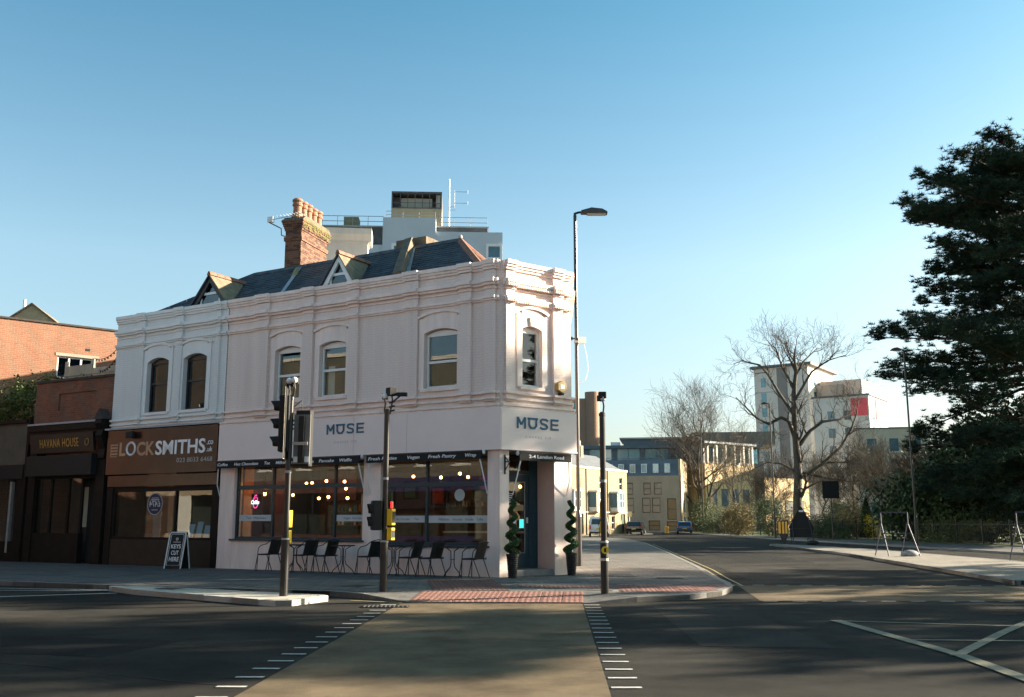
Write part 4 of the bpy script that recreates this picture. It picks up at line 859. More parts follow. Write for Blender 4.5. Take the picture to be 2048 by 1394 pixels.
pts = clump_points((0, .6, .55), (2.6, 1.3, 1.0), 90, 60, .17); obj('foliage', leaf_mesh('foliage', pts, .11, ivy_m), ivy_m, iv)
MB().tube([(0, .6, -.1), (.1, .6, .5), (.5, .6, 1.2)], [.05, .04, .02], 6).build('stem', bark, iv)
# red brick building behind, board fence and festoon lights
rb = empty('brick_building', (-19.77, 38, 0), R(40)); tag(rb, 'tall sunlit orange brick building with flat parapet and three light white window', 'building')
brick_or = brick_mat('orange_red_brick', (.34, .15, .085), (.28, .12, .07), (.29, .21, .15), dirt=.2)
wall_holes(-14, 7.5, 0, 9.38, [(1.78, 3.2, 7.2, 8.12)]).build('wall', brick_or, rb); bx('coping', MATS['dark_coping'], rb, -14, 7.5, -.06, .4, 9.38, 9.45); bx('lintel', mat('concrete_lintel', (.33, .29, .22), .9, .15, 3), rb, 1.7, 3.4, -.02, .05, 8.12, 8.24)
bx('return_wall', brick_or, rb, 7.2, 7.5, .3, 8, 0, 9.38); bx('flat_roof', MATS['dark_coping'], rb, -14, 7.2, .3, 8, 9.2, 9.3)
f = MB(); f.box(1.78, 3.2, .08, .15, 8.05, 8.12); f.box(1.78, 3.2, .08, .15, 7.2, 7.27)
for x in (1.78, 2.22, 2.69, 3.13): f.box(x, x + .07, .075, .145, 7.27, 8.05)
wv = f.build('window', upvc, rb)
for a, c in ((1.85, 2.22), (2.29, 2.69), (2.76, 3.13)): bx('pane', glass_dark, wv, a, c, .11, .116, 7.27, 8.05)
bx('inner_wall', room_m, rb, 1.4, 3.6, 1.2, 1.3, 6.8, 8.6); bx('air_brick', black_matt, rb, 2.85, 3.02, -.012, .0, 8.42, 8.52)
gb = empty('gabled_roof', tuple(at(62, 640, 46)), R(10)); tag(gb, 'small tan gable end rising behind the orange brick parapet', 'roof')
MB().prism_y([(-1.1, -1), (1.1, -1), (1.1, -.1), (0, .75), (-1.1, -.1)], 0, 4).build('gable_wall', mat('tan_render', (.4, .33, .2), .9, .2, 3), gb)
for q in (-1, 1): MB().hexa([(0, -.1, .76), (q * 1.2, -.1, -.16), (q * 1.2, 4, -.16), (0, 4, .76), (0, -.1, .84), (q * 1.2, -.1, -.08), (q * 1.2, 4, -.08), (0, 4, .84)]).build('roof_slope', tile_cheek, gb)
MB().tube([(-.5, .5, .3), (-.5, .5, 1.1)], .07, 8).build('flue', white_metal, gb)
fp = AP(19.9, -2.2); fe = empty('board_fence', (fp.x, fp.y, 5.9), ROT_A); tag(fe, 'weathered pale timber board fence on the flat shop roof', 'fence')
wood = mat('weathered_pale_timber', (.44, .37, .28), .85, .2, 3, .3, 12, streak=True)
k = 0; x = -1.15
while x < 2.6:
    w_ = random.uniform(.13, .16); bx('board', wood, fe, x, x + w_ - .012, 0, .022, 0, 1.55 if x < .35 else 1.38); x += w_
for x in (-1.2, .42, 2.5): bx('post', wood, fe, x - .05, x + .05, .024, .12, 0, 1.75 if x < 1 else 1.5)
for z in (.4, 1.15): bx('rail', wood, fe, -1.2, 2.6, -.035, -.002, z, z + .1)
fl = empty('festoon_lights', tuple(at(235, 700, 34)), 0); tag(fl, 'two strings of small dark festoon bulbs slung above the board fence', 'string lights')
a0 = Vector(fl.location)
for (p, q) in (((235, 697), (188, 716)), ((235, 712), (197, 740))):
    A_, B_ = at(*p, 34) - a0, at(*q, 36) - a0; L_ = [A_.lerp(B_, i / 8) - Vector((0, 0, .35 * (1 - (2 * i / 8 - 1) ** 2) * .5)) for i in range(9)]
    MB().tube(L_, .012, 5).build('cable', black_matt, fl)
    for c in L_[::1][1:-1]: MB().ball(c - Vector((0, 0, .05)), .035, 6, 4).build('bulb', black_matt, fl)

# ------------------------------------------------------------------ tower block behind the roof
def P70(px, py): return at(px, py, 70)
tw = empty('tower_block', (-8.0, 70, 0), R(3)); tag(tw, 'pale blue grey rendered tower block with rooftop railings and plant room', 'building')
grey_r = mat('blue_grey_render', (.50, .56, .60), .8, .05, .6); dark_cl = mat('dark_roof_cladding', (.10, .10, .10), .7, .3, 2)
bx('wall', grey_r, tw, -8.5, 7.3, 0, 14, 0, 21.6); bx('wall', grey_r, tw, -8.5, -1.5, -.02, .3, 21.6, 22.0) if False else None
bx('stair_block', grey_r, tw, -1.55, 2.35, -.25, 4, 0, 23.65); bx('upper_wall', grey_r, tw, 2.35, 7.3, -.1, 4, 0, 22.65); bx('upper_wall', dark_cl, tw, -8.4, -1.55, .6, 12, 21.6, 23.1); bx('upper_wall', dark_cl, tw, 2.35, 6.2, .9, 12, 22.4, 23.25)
bx('roof_edge', steel, tw, -8.45, -1.55, .5, 12, 23.1, 23.22); bx('roof_edge', steel, tw, 2.35, 6.3, .8, 12, 23.25, 23.36)
def twin(x0, x1, z0, z1, y):
    f = MB(); f.box(x0 - .18, x1 + .18, y - .08, y + .0, z1, z1 + .2); f.box(x0 - .18, x0, y - .08, y, z0, z1); f.box(x1, x1 + .18, y - .08, y, z0, z1); f.box(x0, x1, y - .06, y, (z0 + z1) / 2 - .05, (z0 + z1) / 2 + .05)
    w = f.build('window', upvc, tw); bx('pane', mat('far_blue_glass', (.05, .12, .16), .08, .3, .6, spec=.9), w, x0, x1, y - .04, y - .01, z0, z1)
twin(6.25, 7.1, 19.8, 21.55, -.1); twin(-.7, 1.2, 20.0, 21.45, -.25); twin(-3.2, -2.7, 20.2, 20.9, 0); twin(-3.0, -2.6, 16, 18, 0)
for k in range(6): bx('vent_slot', black_matt, tw, 4.0 + k * .3, 4.22 + k * .3, .86, .9, 22.8, 22.95)
pent = bx('plant_room', mat('ochre_cladding', (.36, .30, .19), .75, .15, 1.5, .3, 8, streak=True), tw, -1.05, 2.75, 1.0, 5.0, 23.4, 24.75)
lou = MB(); lou.box(-1.05, 2.75, 1.0, 1.12, 25.95, 26.1); lou.box(-1.05, -.95, 1.0, 5, 24.75, 25.95); lou.box(2.65, 2.75, 1.0, 5, 24.75, 25.95); lou.box(-.95, 2.65, 1.02, 1.1, 24.75, 24.85); lou.build('screen_frame', dark_cl, pent)
bx('tank', mat('pale_cladding', (.42, .42, .36), .7, .1, 2), pent, -.35, 2.0, 1.6, 4.6, 24.75, 25.75); bx('tank', dark_cl, pent, -.9, -.36, 1.7, 4.6, 24.75, 25.85); bx('screen_roof', dark_cl, pent, -1.05, 2.75, 1.12, 5, 25.98, 26.06)
for k in range(6): bx('screen_post', dark_cl, pent, -.4 + k * .55, -.35 + k * .55, 1.03, 1.07, 24.85, 25.95)
bx('screen_rail', dark_cl, pent, -.95, 2.65, 1.03, 1.06, 25.2, 25.24); bx('screen_panel', cream_m, pent, 2.3, 2.62, 1.2, 1.25, 24.8, 25.9)
def rail(x0, x1, y, z0, z1, par):
    r_ = MB()
    for z in (z0 + (z1 - z0) * .5, z1): r_.tube([(x0, y, z), (x1, y, z)], .025, 5)
    r_.build('rail', steel, par); n = max(1, int((x1 - x0) / 1.1))
    for i in range(n + 1): MB().tube([(x0 + (x1 - x0) * i / n, y, z0), (x0 + (x1 - x0) * i / n, y, z1)], .022, 5).build('rail_post', steel, par)
rail(-8.4, -1.6, .7, 23.2, 24.0, tw); rail(2.4, 6.2, 1.0, 23.3, 24.1, tw); rail(-1.3, 2.3, .0, 23.65, 24.2, tw)
bx('roof_hut', mat('olive_cladding', (.2, .2, .12), .8, .2, 2), tw, -4.6, -3.5, 1.2, 2.4, 23.2, 24.1)
MB().tube([(3.3, 1.2, 23.3), (3.3, 1.2, 27.2)], [.06, .04], 6).build('mast', white_metal, tw)
f = MB()
for a, c in (((3.7, 26.2), (4.7, 26.2)), ((3.7, 25.3), (4.7, 25.3)), ((3.7, 26.3), (3.7, 24.9)), ((3.3, 25.0), (3.75, 25.0)), ((3.3, 24.75), (3.75, 24.75)), ((4.7, 26.35), (4.7, 26.05)), ((4.7, 25.45), (4.7, 25.2))): f.tube([(a[0], 1.2, a[1]), (c[0], 1.2, c[1])], .02, 5)
f.build('antenna', steel, tw)
MB().tube([(-8.2, .75, 23.2), (-8.1, .75, 24.1), (-7.7, .75, 24.2), (-7.5, .75, 23.2)], .03, 5).build('ladder_hoop', steel, tw)
# pale rendered chimney stack on the building behind
ws = empty('rendered_chimney', (-6.9, 40, 8.0), R(6)); tag(ws, 'broad off white rendered chimney stack with mossy cap behind the brick chimney', 'chimney')
rend = mat('stained_cream_render', (.55, .52, .46), .85, .15, 1.2, .3, 10, streak=True)
bx('shaft', rend, ws, -.98, .82, -.5, .5, 0, 5.05); bx('neck_band', rend, ws, -1.0, .86, -.54, .54, 4.95, 5.02)
MB().prism_x([(-.52, 5.02), (-.64, 5.3), (-.64, 5.55), (.64, 5.55), (.64, 5.3), (.52, 5.02)], -1.12, .98).build('cap', rend, ws); bx('moss', MATS['mossy_cap'], ws, -1.1, .96, -.6, .6, 5.55, 5.62)
bx('lower_wall', rend, ws, -3.0, 3.0, .6, 4, -8, 2.5)
# ------------------------------------------------------------------ signal posts
def visor(par, p, d, r=.11, L=.2, m=black_matt):
    """hooded lens pointing along local -y"""
    b = MB(); n = 12
    for k in range(n):
        a0, a1 = R(-60 + 300 * k / n - 0), R(-60 + 300 * (k + 1) / n)
        f0, f1 = L * (.55 + .45 * math.sin(max(0, math.sin(a0)))), L * (.55 + .45 * math.sin(max(0, math.sin(a1))))
        b.poly([(r * math.cos(a0), 0, r * math.sin(a0)), (r * math.cos(a1), 0, r * math.sin(a1)), (r * .92 * math.cos(a1), -f1, r * .92 * math.sin(a1)), (r * .92 * math.cos(a0), -f0, r * .92 * math.sin(a0))])
    return b.build('visor', m, par, p)
def signal_head(par, loc, rz, board=True, lens=('dark_red_lens', 'dark_amber_lens', 'dark_green_lens'), sc=1.0):
    h = bx('signal_head', black_matt, par, -.15, .15, -.08, .12, -.55, .55, .02, loc, rz)
    cols = {'dark_red_lens': (.12, .01, .01), 'dark_amber_lens': (.14, .06, .005), 'dark_green_lens': (.01, .08, .04)}
    for k, l in enumerate(lens):
        z = .35 - .35 * k; visor(h, (0, -.08, z), 0)
        MB().lathe([(.1, 0), (.09, .02), (.04, .035)], 14).build('lens', mat(l, cols[l], .25, .05, 5), h, (0, -.08, z), rot=(R(90), 0, 0))
    if board:
        bd = MB().box(-.3, .3, .0, .012, -.68, .68); o = bd.build('backing_board', black_matt, h, (0, .06, 0)); bx('board_trim', mat('pale_board_edge', (.6, .55, .42), .5, .05, 4), o, -.315, .315, -.006, -.001, -.695, -.665); bx('board_trim', MATS['pale_board_edge'], o, -.315, -.295, -.006, -.001, -.695, .695); bx('board_trim', MATS['pale_board_edge'], o, .295, .315, -.006, -.001, -.695, .695)
    return h
def post(name, x, y, h, r0, r1, zj, lab, lean=0):
    t = empty(name, (x, y, PH)); tag(t, lab, 'traffic signal')
    MB().lathe([(r0, 0), (r0, zj), (r1, zj + .05), (r1, h), (r1 * 1.15, h + .005), (r1 * 1.15, h + .06), (r1 * .6, h + .09)], 16).build('post', black, t, smooth=False)
    MB().lathe([(r1 * 1.12, 0), (r1 * 1.12, .05)], 14).build('clamp', steel, t, (0, 0, h * .62)); MB().lathe([(r0 * 1.08, 0), (r0 * 1.08, .035)], 14).build('clamp', steel, t, (0, 0, zj))
    return t
def detector(par, loc, rz=0., ball=True):
    d = MB().tube([(0, 0, 0), (.02, 0, .16), (.0, 0, .28)], .018, 6).build('detector_arm', black, par, loc, rz)
    if ball: MB().ball((0, 0, .33), .065, 10, 6).build('detector_dome', white_metal, d, smooth=True); bx('detector_body', black_matt, d, -.06, .06, .03, .16, .27, .39)
    else: bx('detector_body', black_matt, d, -.09, .09, -.06, .1, .25, .42, .01)
    return d
def push_unit(par, loc, rz, lamp=True):
    u = bx('push_button_unit', yellow, par, -.065, .065, -.085, .05, .0, .33, .012, loc, rz)
    bx('lower_unit', yellow, u, -.06, .06, -.08, .045, -.30, -.05, .012); bx('face_panel', black_matt, u, -.05, .05, -.092, -.086, .05, .28); bx('lower_face', black_matt, u, -.045, .045, -.086, -.081, -.25, -.1)
    if lamp: bx('wait_lamp', red_led, u, -.018, .018, -.05, -.01, .345, .48)
    return u
t = post('traffic_signal', -4.35, 19.18, 3.75, .08, .056, 1.05, 'black signal post with two signal heads on the pale traffic island')
ang_left = math.atan2(.2, -1) + R(90)      # heads look along local -y
signal_head(t, (-.12, -.02, 3.28), R(-86)); h = signal_head(t, (.27, .1, 3.0), R(172), board=False)
bd = bx('backing_board', mat('dull_grey_board', (.17, .165, .15), .6, .15, 5), h, -.165, .165, .13, .15, -.5, .46); bx('rear_channel', black_matt, bd, -.055, .055, .151, .2, -.48, .43); bx('rear_strap', steel, bd, -.14, .16, .2, .215, -.14, -.08); bx('reflector', white_metal, bd, -.15, -.07, .151, .16, -.47, -.36); bx('reflector', white_metal, bd, .07, .15, .151, .16, -.47, -.36)
detector(t, (.05, .0, 3.82)); detector(t, (-.06, -.03, 3.82)).rotation_euler = (R(-15), 0, 0)
MB().tube([(.05, 0, 3.6), (.2, .05, 3.75), (.22, .05, 3.55), (.1, .0, 3.45)], .014, 6).build('cable_loop', black_matt, t)
for k in range(3): MB().tube([(.05, 0, 3.34 - k * .08), (.25, .03, 3.38 - k * .08)], .016, 6).build('bracket', black, t)
u = push_unit(t, (.0, .1, 1.28), R(160), False)
t = post('traffic_signal', -2.61, 20.4, 3.62, .078, .056, .98, 'black signal post with yellow push button unit beside the café chairs')
hd = bx('pedestrian_head', black_matt, t, -.13, .13, -.14, .06, -.3, .3, .03, (-.13, -.02, 1.52), R(-70)); visor(hd, (0, -.14, .13), 0, .11, .1); visor(hd, (0, -.14, -.13), 0, .11, .1)
push_unit(t, (.12, -.03, 1.32), R(60)); detector(t, (-.06, 0, 3.66), 0); detector(t, (.09, 0, 3.74), R(40), False); MB().tube([(.06, 0, 3.6), (.1, 0, 3.85), (.3, 0, 4.02), (.34, 0, 4.06)], .02, 6).build('camera_arm', black, t)
bx('camera', black_matt, t, .2, .42, -.05, .05, 3.98, 4.06, .01, rz=R(0))
for k in range(3): MB().tube([(.04, 0, 3.66 + k * .09), (.16, .0, 3.69 + k * .09)], .018, 6).build('bracket', black, t)
t = post('traffic_signal', 1.83, 19.84, 3.5, .078, .06, .98, 'black signal post with round yellow sticker near the rounded kerb')
push_unit(t, (.0, .13, 1.45), R(180)); detector(t, (.02, 0, 3.55), R(20)); bx('detector_body', black_matt, t, -.07, .09, -.06, .06, 3.86, 4.0, .015)
MB().lathe([(.0795, 0), (.0795, .25)], 16).build('sticker_band', black_matt, t, (0, 0, .7)); MB().lathe([(.075, 0), (.075, .004)], 18).build('sticker', yellow, t, (.01, -.081, .84), rot=(R(90), 0, 0))
bx('sticker_mark', black_matt, t, -.012, .03, -.087, -.0855, .80, .88); MB().lathe([(.081, 0), (.081, .05)], 16).build('pale_band', mat('faded_label', (.5, .46, .38), .7, .1, 5), t, (0, 0, .63))
# ------------------------------------------------------------------ street lamps
def street_lamp(x, y, h, side, lab, base=.1, top=.055, cam=False, rz=0., hl=.9):
    t = empty('street_lamp', (x, y, PH), rz); tag(t, lab, 'street lamp', 'street lamps')
    MB().lathe([(base, 0), (base, 1.55), (top + .005, 1.75), (top, h)], 14).build('column', black, t)
    MB().tube([(0, 0, h - .1), (0, 0, h + .06), (side * .12, 0, h + .1), (side * .3, 0, h + .12)], [top, top * .9, .04, .035], 8).build('bracket_arm', black, t)
    hd = MB(); a, b = side * .2, side * (.2 + hl); pr = [(a, .06), (a, .14), (side * (.2 + hl * .4), .24), (side * (.2 + hl * .8), .2), (b, .1), (b, .04)]
    hd.prism_y([(p, h + q) for p, q in (pr if side > 0 else pr[::-1])], -.16, .16); L = hd.build('lamp_head', mat('grey_lamp_head', (.05, .055, .06), .45, .1, 4), t, bevel=.02)
    bx('lens', mat('lamp_lens', (.35, .36, .34), .2, .05, 4), L, min(a, b) + .2, max(a, b) - .06, -.12, .12, h + .015, h + .045)
    return t
lp = street_lamp(2.13, 31.89, 11.6, 1, 'tall black street lamp with flat head rising beside the corner door')
cc = empty('cctv_camera', (2.13, 31.89, 7.35)); tag(cc, 'white box camera clamped to the tall lamp column', 'camera'); bx('body', white_metal, cc, .06, .3, -.16, .02, -.08, .14, .02); bx('clamp', steel, cc, -.075, .075, -.075, .075, -.04, .03)
MB().tube([(.25, -.05, -.08), (.34, -.05, -.5), (.38, -.05, -.95), (.28, -.05, -1.3), (.06, -.05, -1.4)], .008, 5).build('cable', white_metal, cc)
street_lamp(3.05, 45, 9.7, -1, 'street lamp half hidden behind the pink building on the side street', hl=.6)
street_lamp(24.35, 60, 11.8, -1, 'tall black street lamp in front of the dark pine tree', hl=.6)
street_lamp(22.45, 85, 11.4, -1, 'tall black street lamp in front of the big spreading bare tree', hl=.55)
street_lamp(23.1, 120, 11.6, -1, 'slim distant street lamp before the smaller bare tree and offices', hl=.6)
# ------------------------------------------------------------------ café chairs and tables
def s_of(px, out):
    lo, hi = -2., 14.
    for _ in range(50):
        m_ = (lo + hi) / 2; p = AP(m_, out); v = 1024 + FPX * p.x / (p.y * math.cos(PITCH) - 1.0 * math.sin(PITCH))
        if v > px: lo = m_
        else: hi = m_
    return (lo + hi) / 2
rattan = mat('black_woven_rattan', (.014, .013, .012), .6, .4, 60, .5, 120)
def make_chair():
    t = empty('bistro_chair')                                          # faces local -x
    sh = lambda *p: [Vector(q) for q in p]
    st = MB(); st.box(-.22, .2, -.22, .22, .43, .455); st.build('seat', rattan, t, bevel=.01)
    b = MB(); n = 8
    for k in range(n):
        a0, a1 = -1 + 2 * k / n, -1 + 2 * (k + 1) / n; f_ = lambda a, z: (.2 - .07 * a * a + (z - .45) * .3, .225 * a, z)
        p = [f_(a0, .45), f_(a1, .45), f_(a1, .82), f_(a0, .82)]; q = [(x + .015, y, z) for x, y, z in p]; b.hexa(p + q)
    b.build('backrest', rattan, t)
    for s in (-1, 1):
        MB().tube([(-.2, s * .235, .0 - .0), (-.19, s * .235, .44), (-.17, s * .245, .6), (-.08, s * .25, .68), (.1, s * .25, .72), (.26, s * .235, .82)], .012, 7).build('arm', black, t)
        MB().tube([(.3, s * .22, 0), (.12, s * .235, .43), (.2, s * .235, .46)], .012, 7).build('leg', black, t); MB().tube([(-.28, s * .225, 0), (-.19, s * .235, .43)], .012, 7).build('leg', black, t)
        MB().tube([(-.2, s * .235, .43), (.2, s * .235, .43)], .011, 6).build('seat_rail', black, t)
    MB().tube([(.26, -.235, .82), (.27, 0, .86), (.26, .235, .82)], .012, 7).build('top_rail', black, t)
    return t
def make_table():
    t = empty('bistro_table')
    MB().lathe([(.29, .70), (.3, .705), (.3, .725), (.29, .73)], 28).build('table_top', mat('dark_table_glass', (.02, .025, .03), .15, .1, 4, spec=.7), t); MB().lathe([(.302, .703), (.306, .703), (.306, .728), (.302, .728)], 28).build('rim', black, t)
    for k in range(4):
        c, s = math.cos(R(45 + 90 * k)), math.sin(R(45 + 90 * k)); MB().tube([(c * .2, s * .2, .70), (c * .06, s * .06, .62), (c * .05, s * .05, .35), (c * .08, s * .08, .24), (c * .24, s * .24, .1), (c * .3, s * .3, 0)], .012, 7).build('leg', black, t)
    MB().lathe([(.062, 0), (.062, .012)], 14).build('leg_ring', black, t, (0, 0, .42)); return t
chair0, table0 = make_chair(), make_table()
chair_lab = ['black woven bistro chair at the end beside the shop with the sandwich board', 'black woven bistro chair just behind the island signal post', 'black woven bistro chair facing the table in the long café window', 'black woven bistro chair by the pier, beside the middle signal post', 'black woven bistro chair right of the middle signal post', 'black woven bistro chair between the two tables under the right window', 'black woven bistro chair next to the potted spiral tree']
for i, (px, o_, da) in enumerate(((538, .55, 4), (611, .6, -6), (651, .7, 3), (739, .6, -3), (821, .6, 5), (862, .75, -4), (948, .6, 2))):
    c = chair0 if i == 0 else copy_tree(chair0); s_ = s_of(px, o_); p = AP(s_, o_); c.location = (p.x, p.y, PH + .008); c.rotation_euler = (0, 0, R(150) - math.pi + R(da)); c.scale = (1.06,) * 3
    tag(c, chair_lab[i], 'chair', 'bistro chairs outside the café')
tab_lab = ['round black bistro table behind the island signal post', 'round black bistro table under the right end of the long café window', 'round black bistro table behind the middle signal post', 'round black bistro table beside the chair next to the potted spiral tree']
for i, (px, o_) in enumerate(((590, .6), (686, .65), (787, .6), (905, .7))):
    c = table0 if i == 0 else copy_tree(table0); p = AP(s_of(px, o_), o_); c.location = (p.x, p.y, PH + .008); c.rotation_euler = (0, 0, R(20 + 25 * i)); c.scale = (1.04,) * 3
    tag(c, tab_lab[i], 'table', 'bistro tables outside the café')
# ------------------------------------------------------------------ spiral topiary in ribbed pots
def topiary(x, y, rot, lab, seed):
    t = empty('spiral_topiary', (x, y, PH), rot); tag(t, lab, 'potted plant', 'spiral topiary pots'); r_ = np.random.default_rng(seed)
    prof = [(.105, 0)]; zz = 0
    for k in range(11): r0 = .105 + .045 * k / 11; prof += [(r0 + .008, zz + .012), (r0 + .008, zz + .038), (r0 - .002, zz + .046)]; zz += .05
    prof += [(.165, zz), (.165, zz + .04), (.145, zz + .04), (.14, zz)]
    MB().lathe(prof, 20).build('pot', mat('black_ribbed_plastic', (.013, .014, .015), .45, .2, 6), t)
    MB().tube([(0, 0, .5), (0, 0, 1.85)], [.018, .008], 6).build('stem', bark, t)
    pts = []; core = []
    for k in range(900):
        u = k / 900; a = 2 * math.pi * 4.2 * u; rad = .115 * (1 - u * .75) + .01; tb = .105 * (1 - u * .5)
        c = np.array([rad * math.cos(a), rad * math.sin(a), .6 + 1.32 * u]); d = r_.normal(size=(26, 3)); d /= np.linalg.norm(d, axis=1)[:, None]; pts.append(c + d * tb * r_.uniform(.75, 1.05, (26, 1)) * np.array([1, 1, .75]))
        if k % 9 == 0: core.append((tuple(c), tb * .8))
    obj('foliage', leaf_mesh('foliage', np.concatenate(pts), .026, topiary_leaf), topiary_leaf, t)
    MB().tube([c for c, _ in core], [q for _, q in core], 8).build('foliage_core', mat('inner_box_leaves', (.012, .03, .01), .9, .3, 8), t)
    return t
pL = MBt @ Vector((.12, -.36, 0)); pR = MBt @ Vector((2.1, -.32, 0))
topiary(pL.x, pL.y, 0.4, 'spiral clipped box tree in black pot left of the corner door', 3); topiary(pR.x, pR.y, 1.9, 'spiral clipped box tree in black pot right of the corner door', 4)
# ------------------------------------------------------------------ sandwich board
p = AP(10.75, .85); ab = empty('sandwich_board', (p.x, p.y, PH + .008), R(-18)); tag(ab, 'black sandwich board with white edge reading KEYS CUT HERE', 'sign')
for s in (-1, 1):
    o = MB().box(-.3, .3, -.015, .015, 0, 1.08).build('panel', black_matt, ab, (0, s * .22, 0), rot=(R(-s * -11) if s > 0 else R(-11), 0, 0)); 
    rim_ = [(-.285, .0), (-.285, 1.0), (-.27, 1.05), (-.22, 1.075), (.22, 1.075), (.27, 1.05), (.285, 1.0), (.285, 0)]
    MB().tube([(x, -.018, z) for x, z in rim_], .02, 6).build('edge_trim', white_metal, o)
    if s < 0:
        MB().tube([(x * .8, -.02, .1 + z * .86) for x, z in rim_[1:-1]] + [(.228, -.02, .1), (-.228, -.02, .1), (-.228, -.02, .96)], .008, 5).build('inner_line', white_metal, o)
        for k, w_ in enumerate(('KEYS', 'CUT', 'HERE')): fit_text(w_, -.17 if k != 1 else -.13, .17 if k != 1 else .13, .6 - k * .19, .125, white_letters, o, -.02, bold=.01, ex=.002)
        MB().tube([(.035 * math.cos(R(k * 30)), -.02, .88 + .035 * math.sin(R(k * 30))) for k in range(13)], .008, 5, caps=False).build('emblem', white_letters, o); bx('print_line', grey_letters, o, -.12, .14, -.02, -.016, .775, .8)
# ------------------------------------------------------------------ roadworks frames, signs and sandbags
frame_m = mat('galvanised_blue_tube', (.035, .04, .07), .6, .15, 5)
def a_frame(x, y, rz, sc, lab):
    t = empty('sign_frame', (x, y, PH), rz); tag(t, lab, 'sign frame', 'roadworks sign frames'); t.scale = (sc,) * 3
    for s in (-1, 1):
        MB().tube([(s * .45, 0, 1.5), (s * .45, 0, 1.1), (s * .52 + .2, -.25, 0)], .02, 6).build('leg', frame_m, t); MB().tube([(s * .44, .02, 1.15), (s * .44 - .12, .6, 0)], .018, 6).build('leg', frame_m, t)
    MB().tube([(-.45, 0, 1.5), (.45, 0, 1.5)], .022, 6).build('top_bar', frame_m, t); MB().tube([(-.5, -.08, .78), (.5, -.08, .78)], .015, 6).build('cross_bar', frame_m, t); return t
def sandbag(x, y, rz, m, lab):
    b = MB(); b.ball((0, 0, .13), .3, 14, 8, (1.15, .75, .5)); b.ball((.22, .03, .12), .16, 10, 6, (1.2, .9, .6)); b.ball((-.3, -.02, .08), .12, 10, 6, (1.2, .9, .6)); o = b.build('sandbag', m, None, (x, y, PH - .02), rz, smooth=True); tag(o, lab, 'sandbag'); return o
a_frame(15.75, 41.0, R(-6), 1.18, 'empty blue grey tubular sign frame with pale sandbag on the median'); sandbag(16.15, 40.6, .2, mat('pale_sandbag_cloth', (.2, .225, .23), .8, .15, 6, .4, 30), 'pale grey sandbag at the foot of the empty sign frame')
a_frame(18.6, 35.6, R(-10), 1.15, 'tubular sign frame on the median nearest the buff crossing strip')
t = empty('roadworks_sign', (17.95, 62.0, PH), R(-5)); tag(t, 'dark back of a triangular roadworks sign on a tubular frame', 'sign')
MB().prism_y([(-.75, .95), (.85, .95), (.12, 2.3), (0, 2.3)], -.02, .02).build('triangle_plate', black_matt, t); bx('lower_plate', black_matt, t, -.65, .75, -.021, .019, .42, .94); bx('handle', white_metal, t, -.06, .22, -.04, -.02, 1.98, 2.08)
for s in (-1, 1): MB().tube([(s * .5, -.04, 1.6), (s * .62 + .12, -.3, 0)], .025, 6).build('leg', frame_m, t); MB().tube([(s * .5, .04, 1.5), (s * .5, .5, 0)], .025, 6).build('leg', frame_m, t)
sandbag(18.5, 61.4, .1, mat('black_sandbag_cloth', (.02, .02, .018), .8, .2, 6, .4, 30), 'black sandbag at the foot of the triangular roadworks sign')
t = empty('chevron_sign', (16.95, 62.2, PH), R(-62)); tag(t, 'narrow amber striped warning plate standing edge on beside the roadworks sign', 'sign')
MB().prism_y([(-.45, 1.45), (.45, 1.45), (.35, .55), (.05, 0), (-.05, 0), (-.35, .55)], -.02, .02).build('plate', black_matt, t)
for x in (-.3, 0., .28): bx('amber_stripe', orange_refl, t, x - .1, x + .08, -.026, -.02, .65, 1.38)
MB().tube([(0, .05, 0), (0, .05, 1.3)], .03, 6).build('stand', black, t)
t = empty('road_sign', (24.15, 75, PH)); tag(t, 'dark back of a square road sign on a tall pole by the park railings', 'sign'); MB().tube([(0, 0, 0), (0, 0, 4.5)], .055, 8).build('pole', black, t); bx('plate', black_matt, t, -.65, .6, -.09, -.06, 3.1, 4.4); bx('rear_rail', black, t, -.55, .5, -.06, -.03, 3.4, 3.46); bx('rear_rail', black, t, -.55, .5, -.06, -.03, 4.0, 4.06)
t = empty('road_sign', (10.2, 101.5, PH)); tag(t, 'small pale parking sign on a white post by the yellow terrace', 'sign'); MB().tube([(3.2, 12, 0), (3.2, 12, 2.4)], .04, 6).build('pole', white_metal, t); bx('plate', mat('pale_yellow_plate', (.65, .55, .3), .6, .1, 3), t, 2.95, 3.5, 11.9, 11.94, 1.9, 2.5)
bo = MB().lathe([(.06, 0), (.06, .95), (.075, .97), (.075, 1.05), (.05, 1.12)], 12).build('bollard', mat('brown_bollard_paint', (.08, .045, .03), .6, .2, 5), None, (1.6, 29.2, PH)); tag(bo, 'slim dark brown bollard beside the right spiral tree', 'bollard')
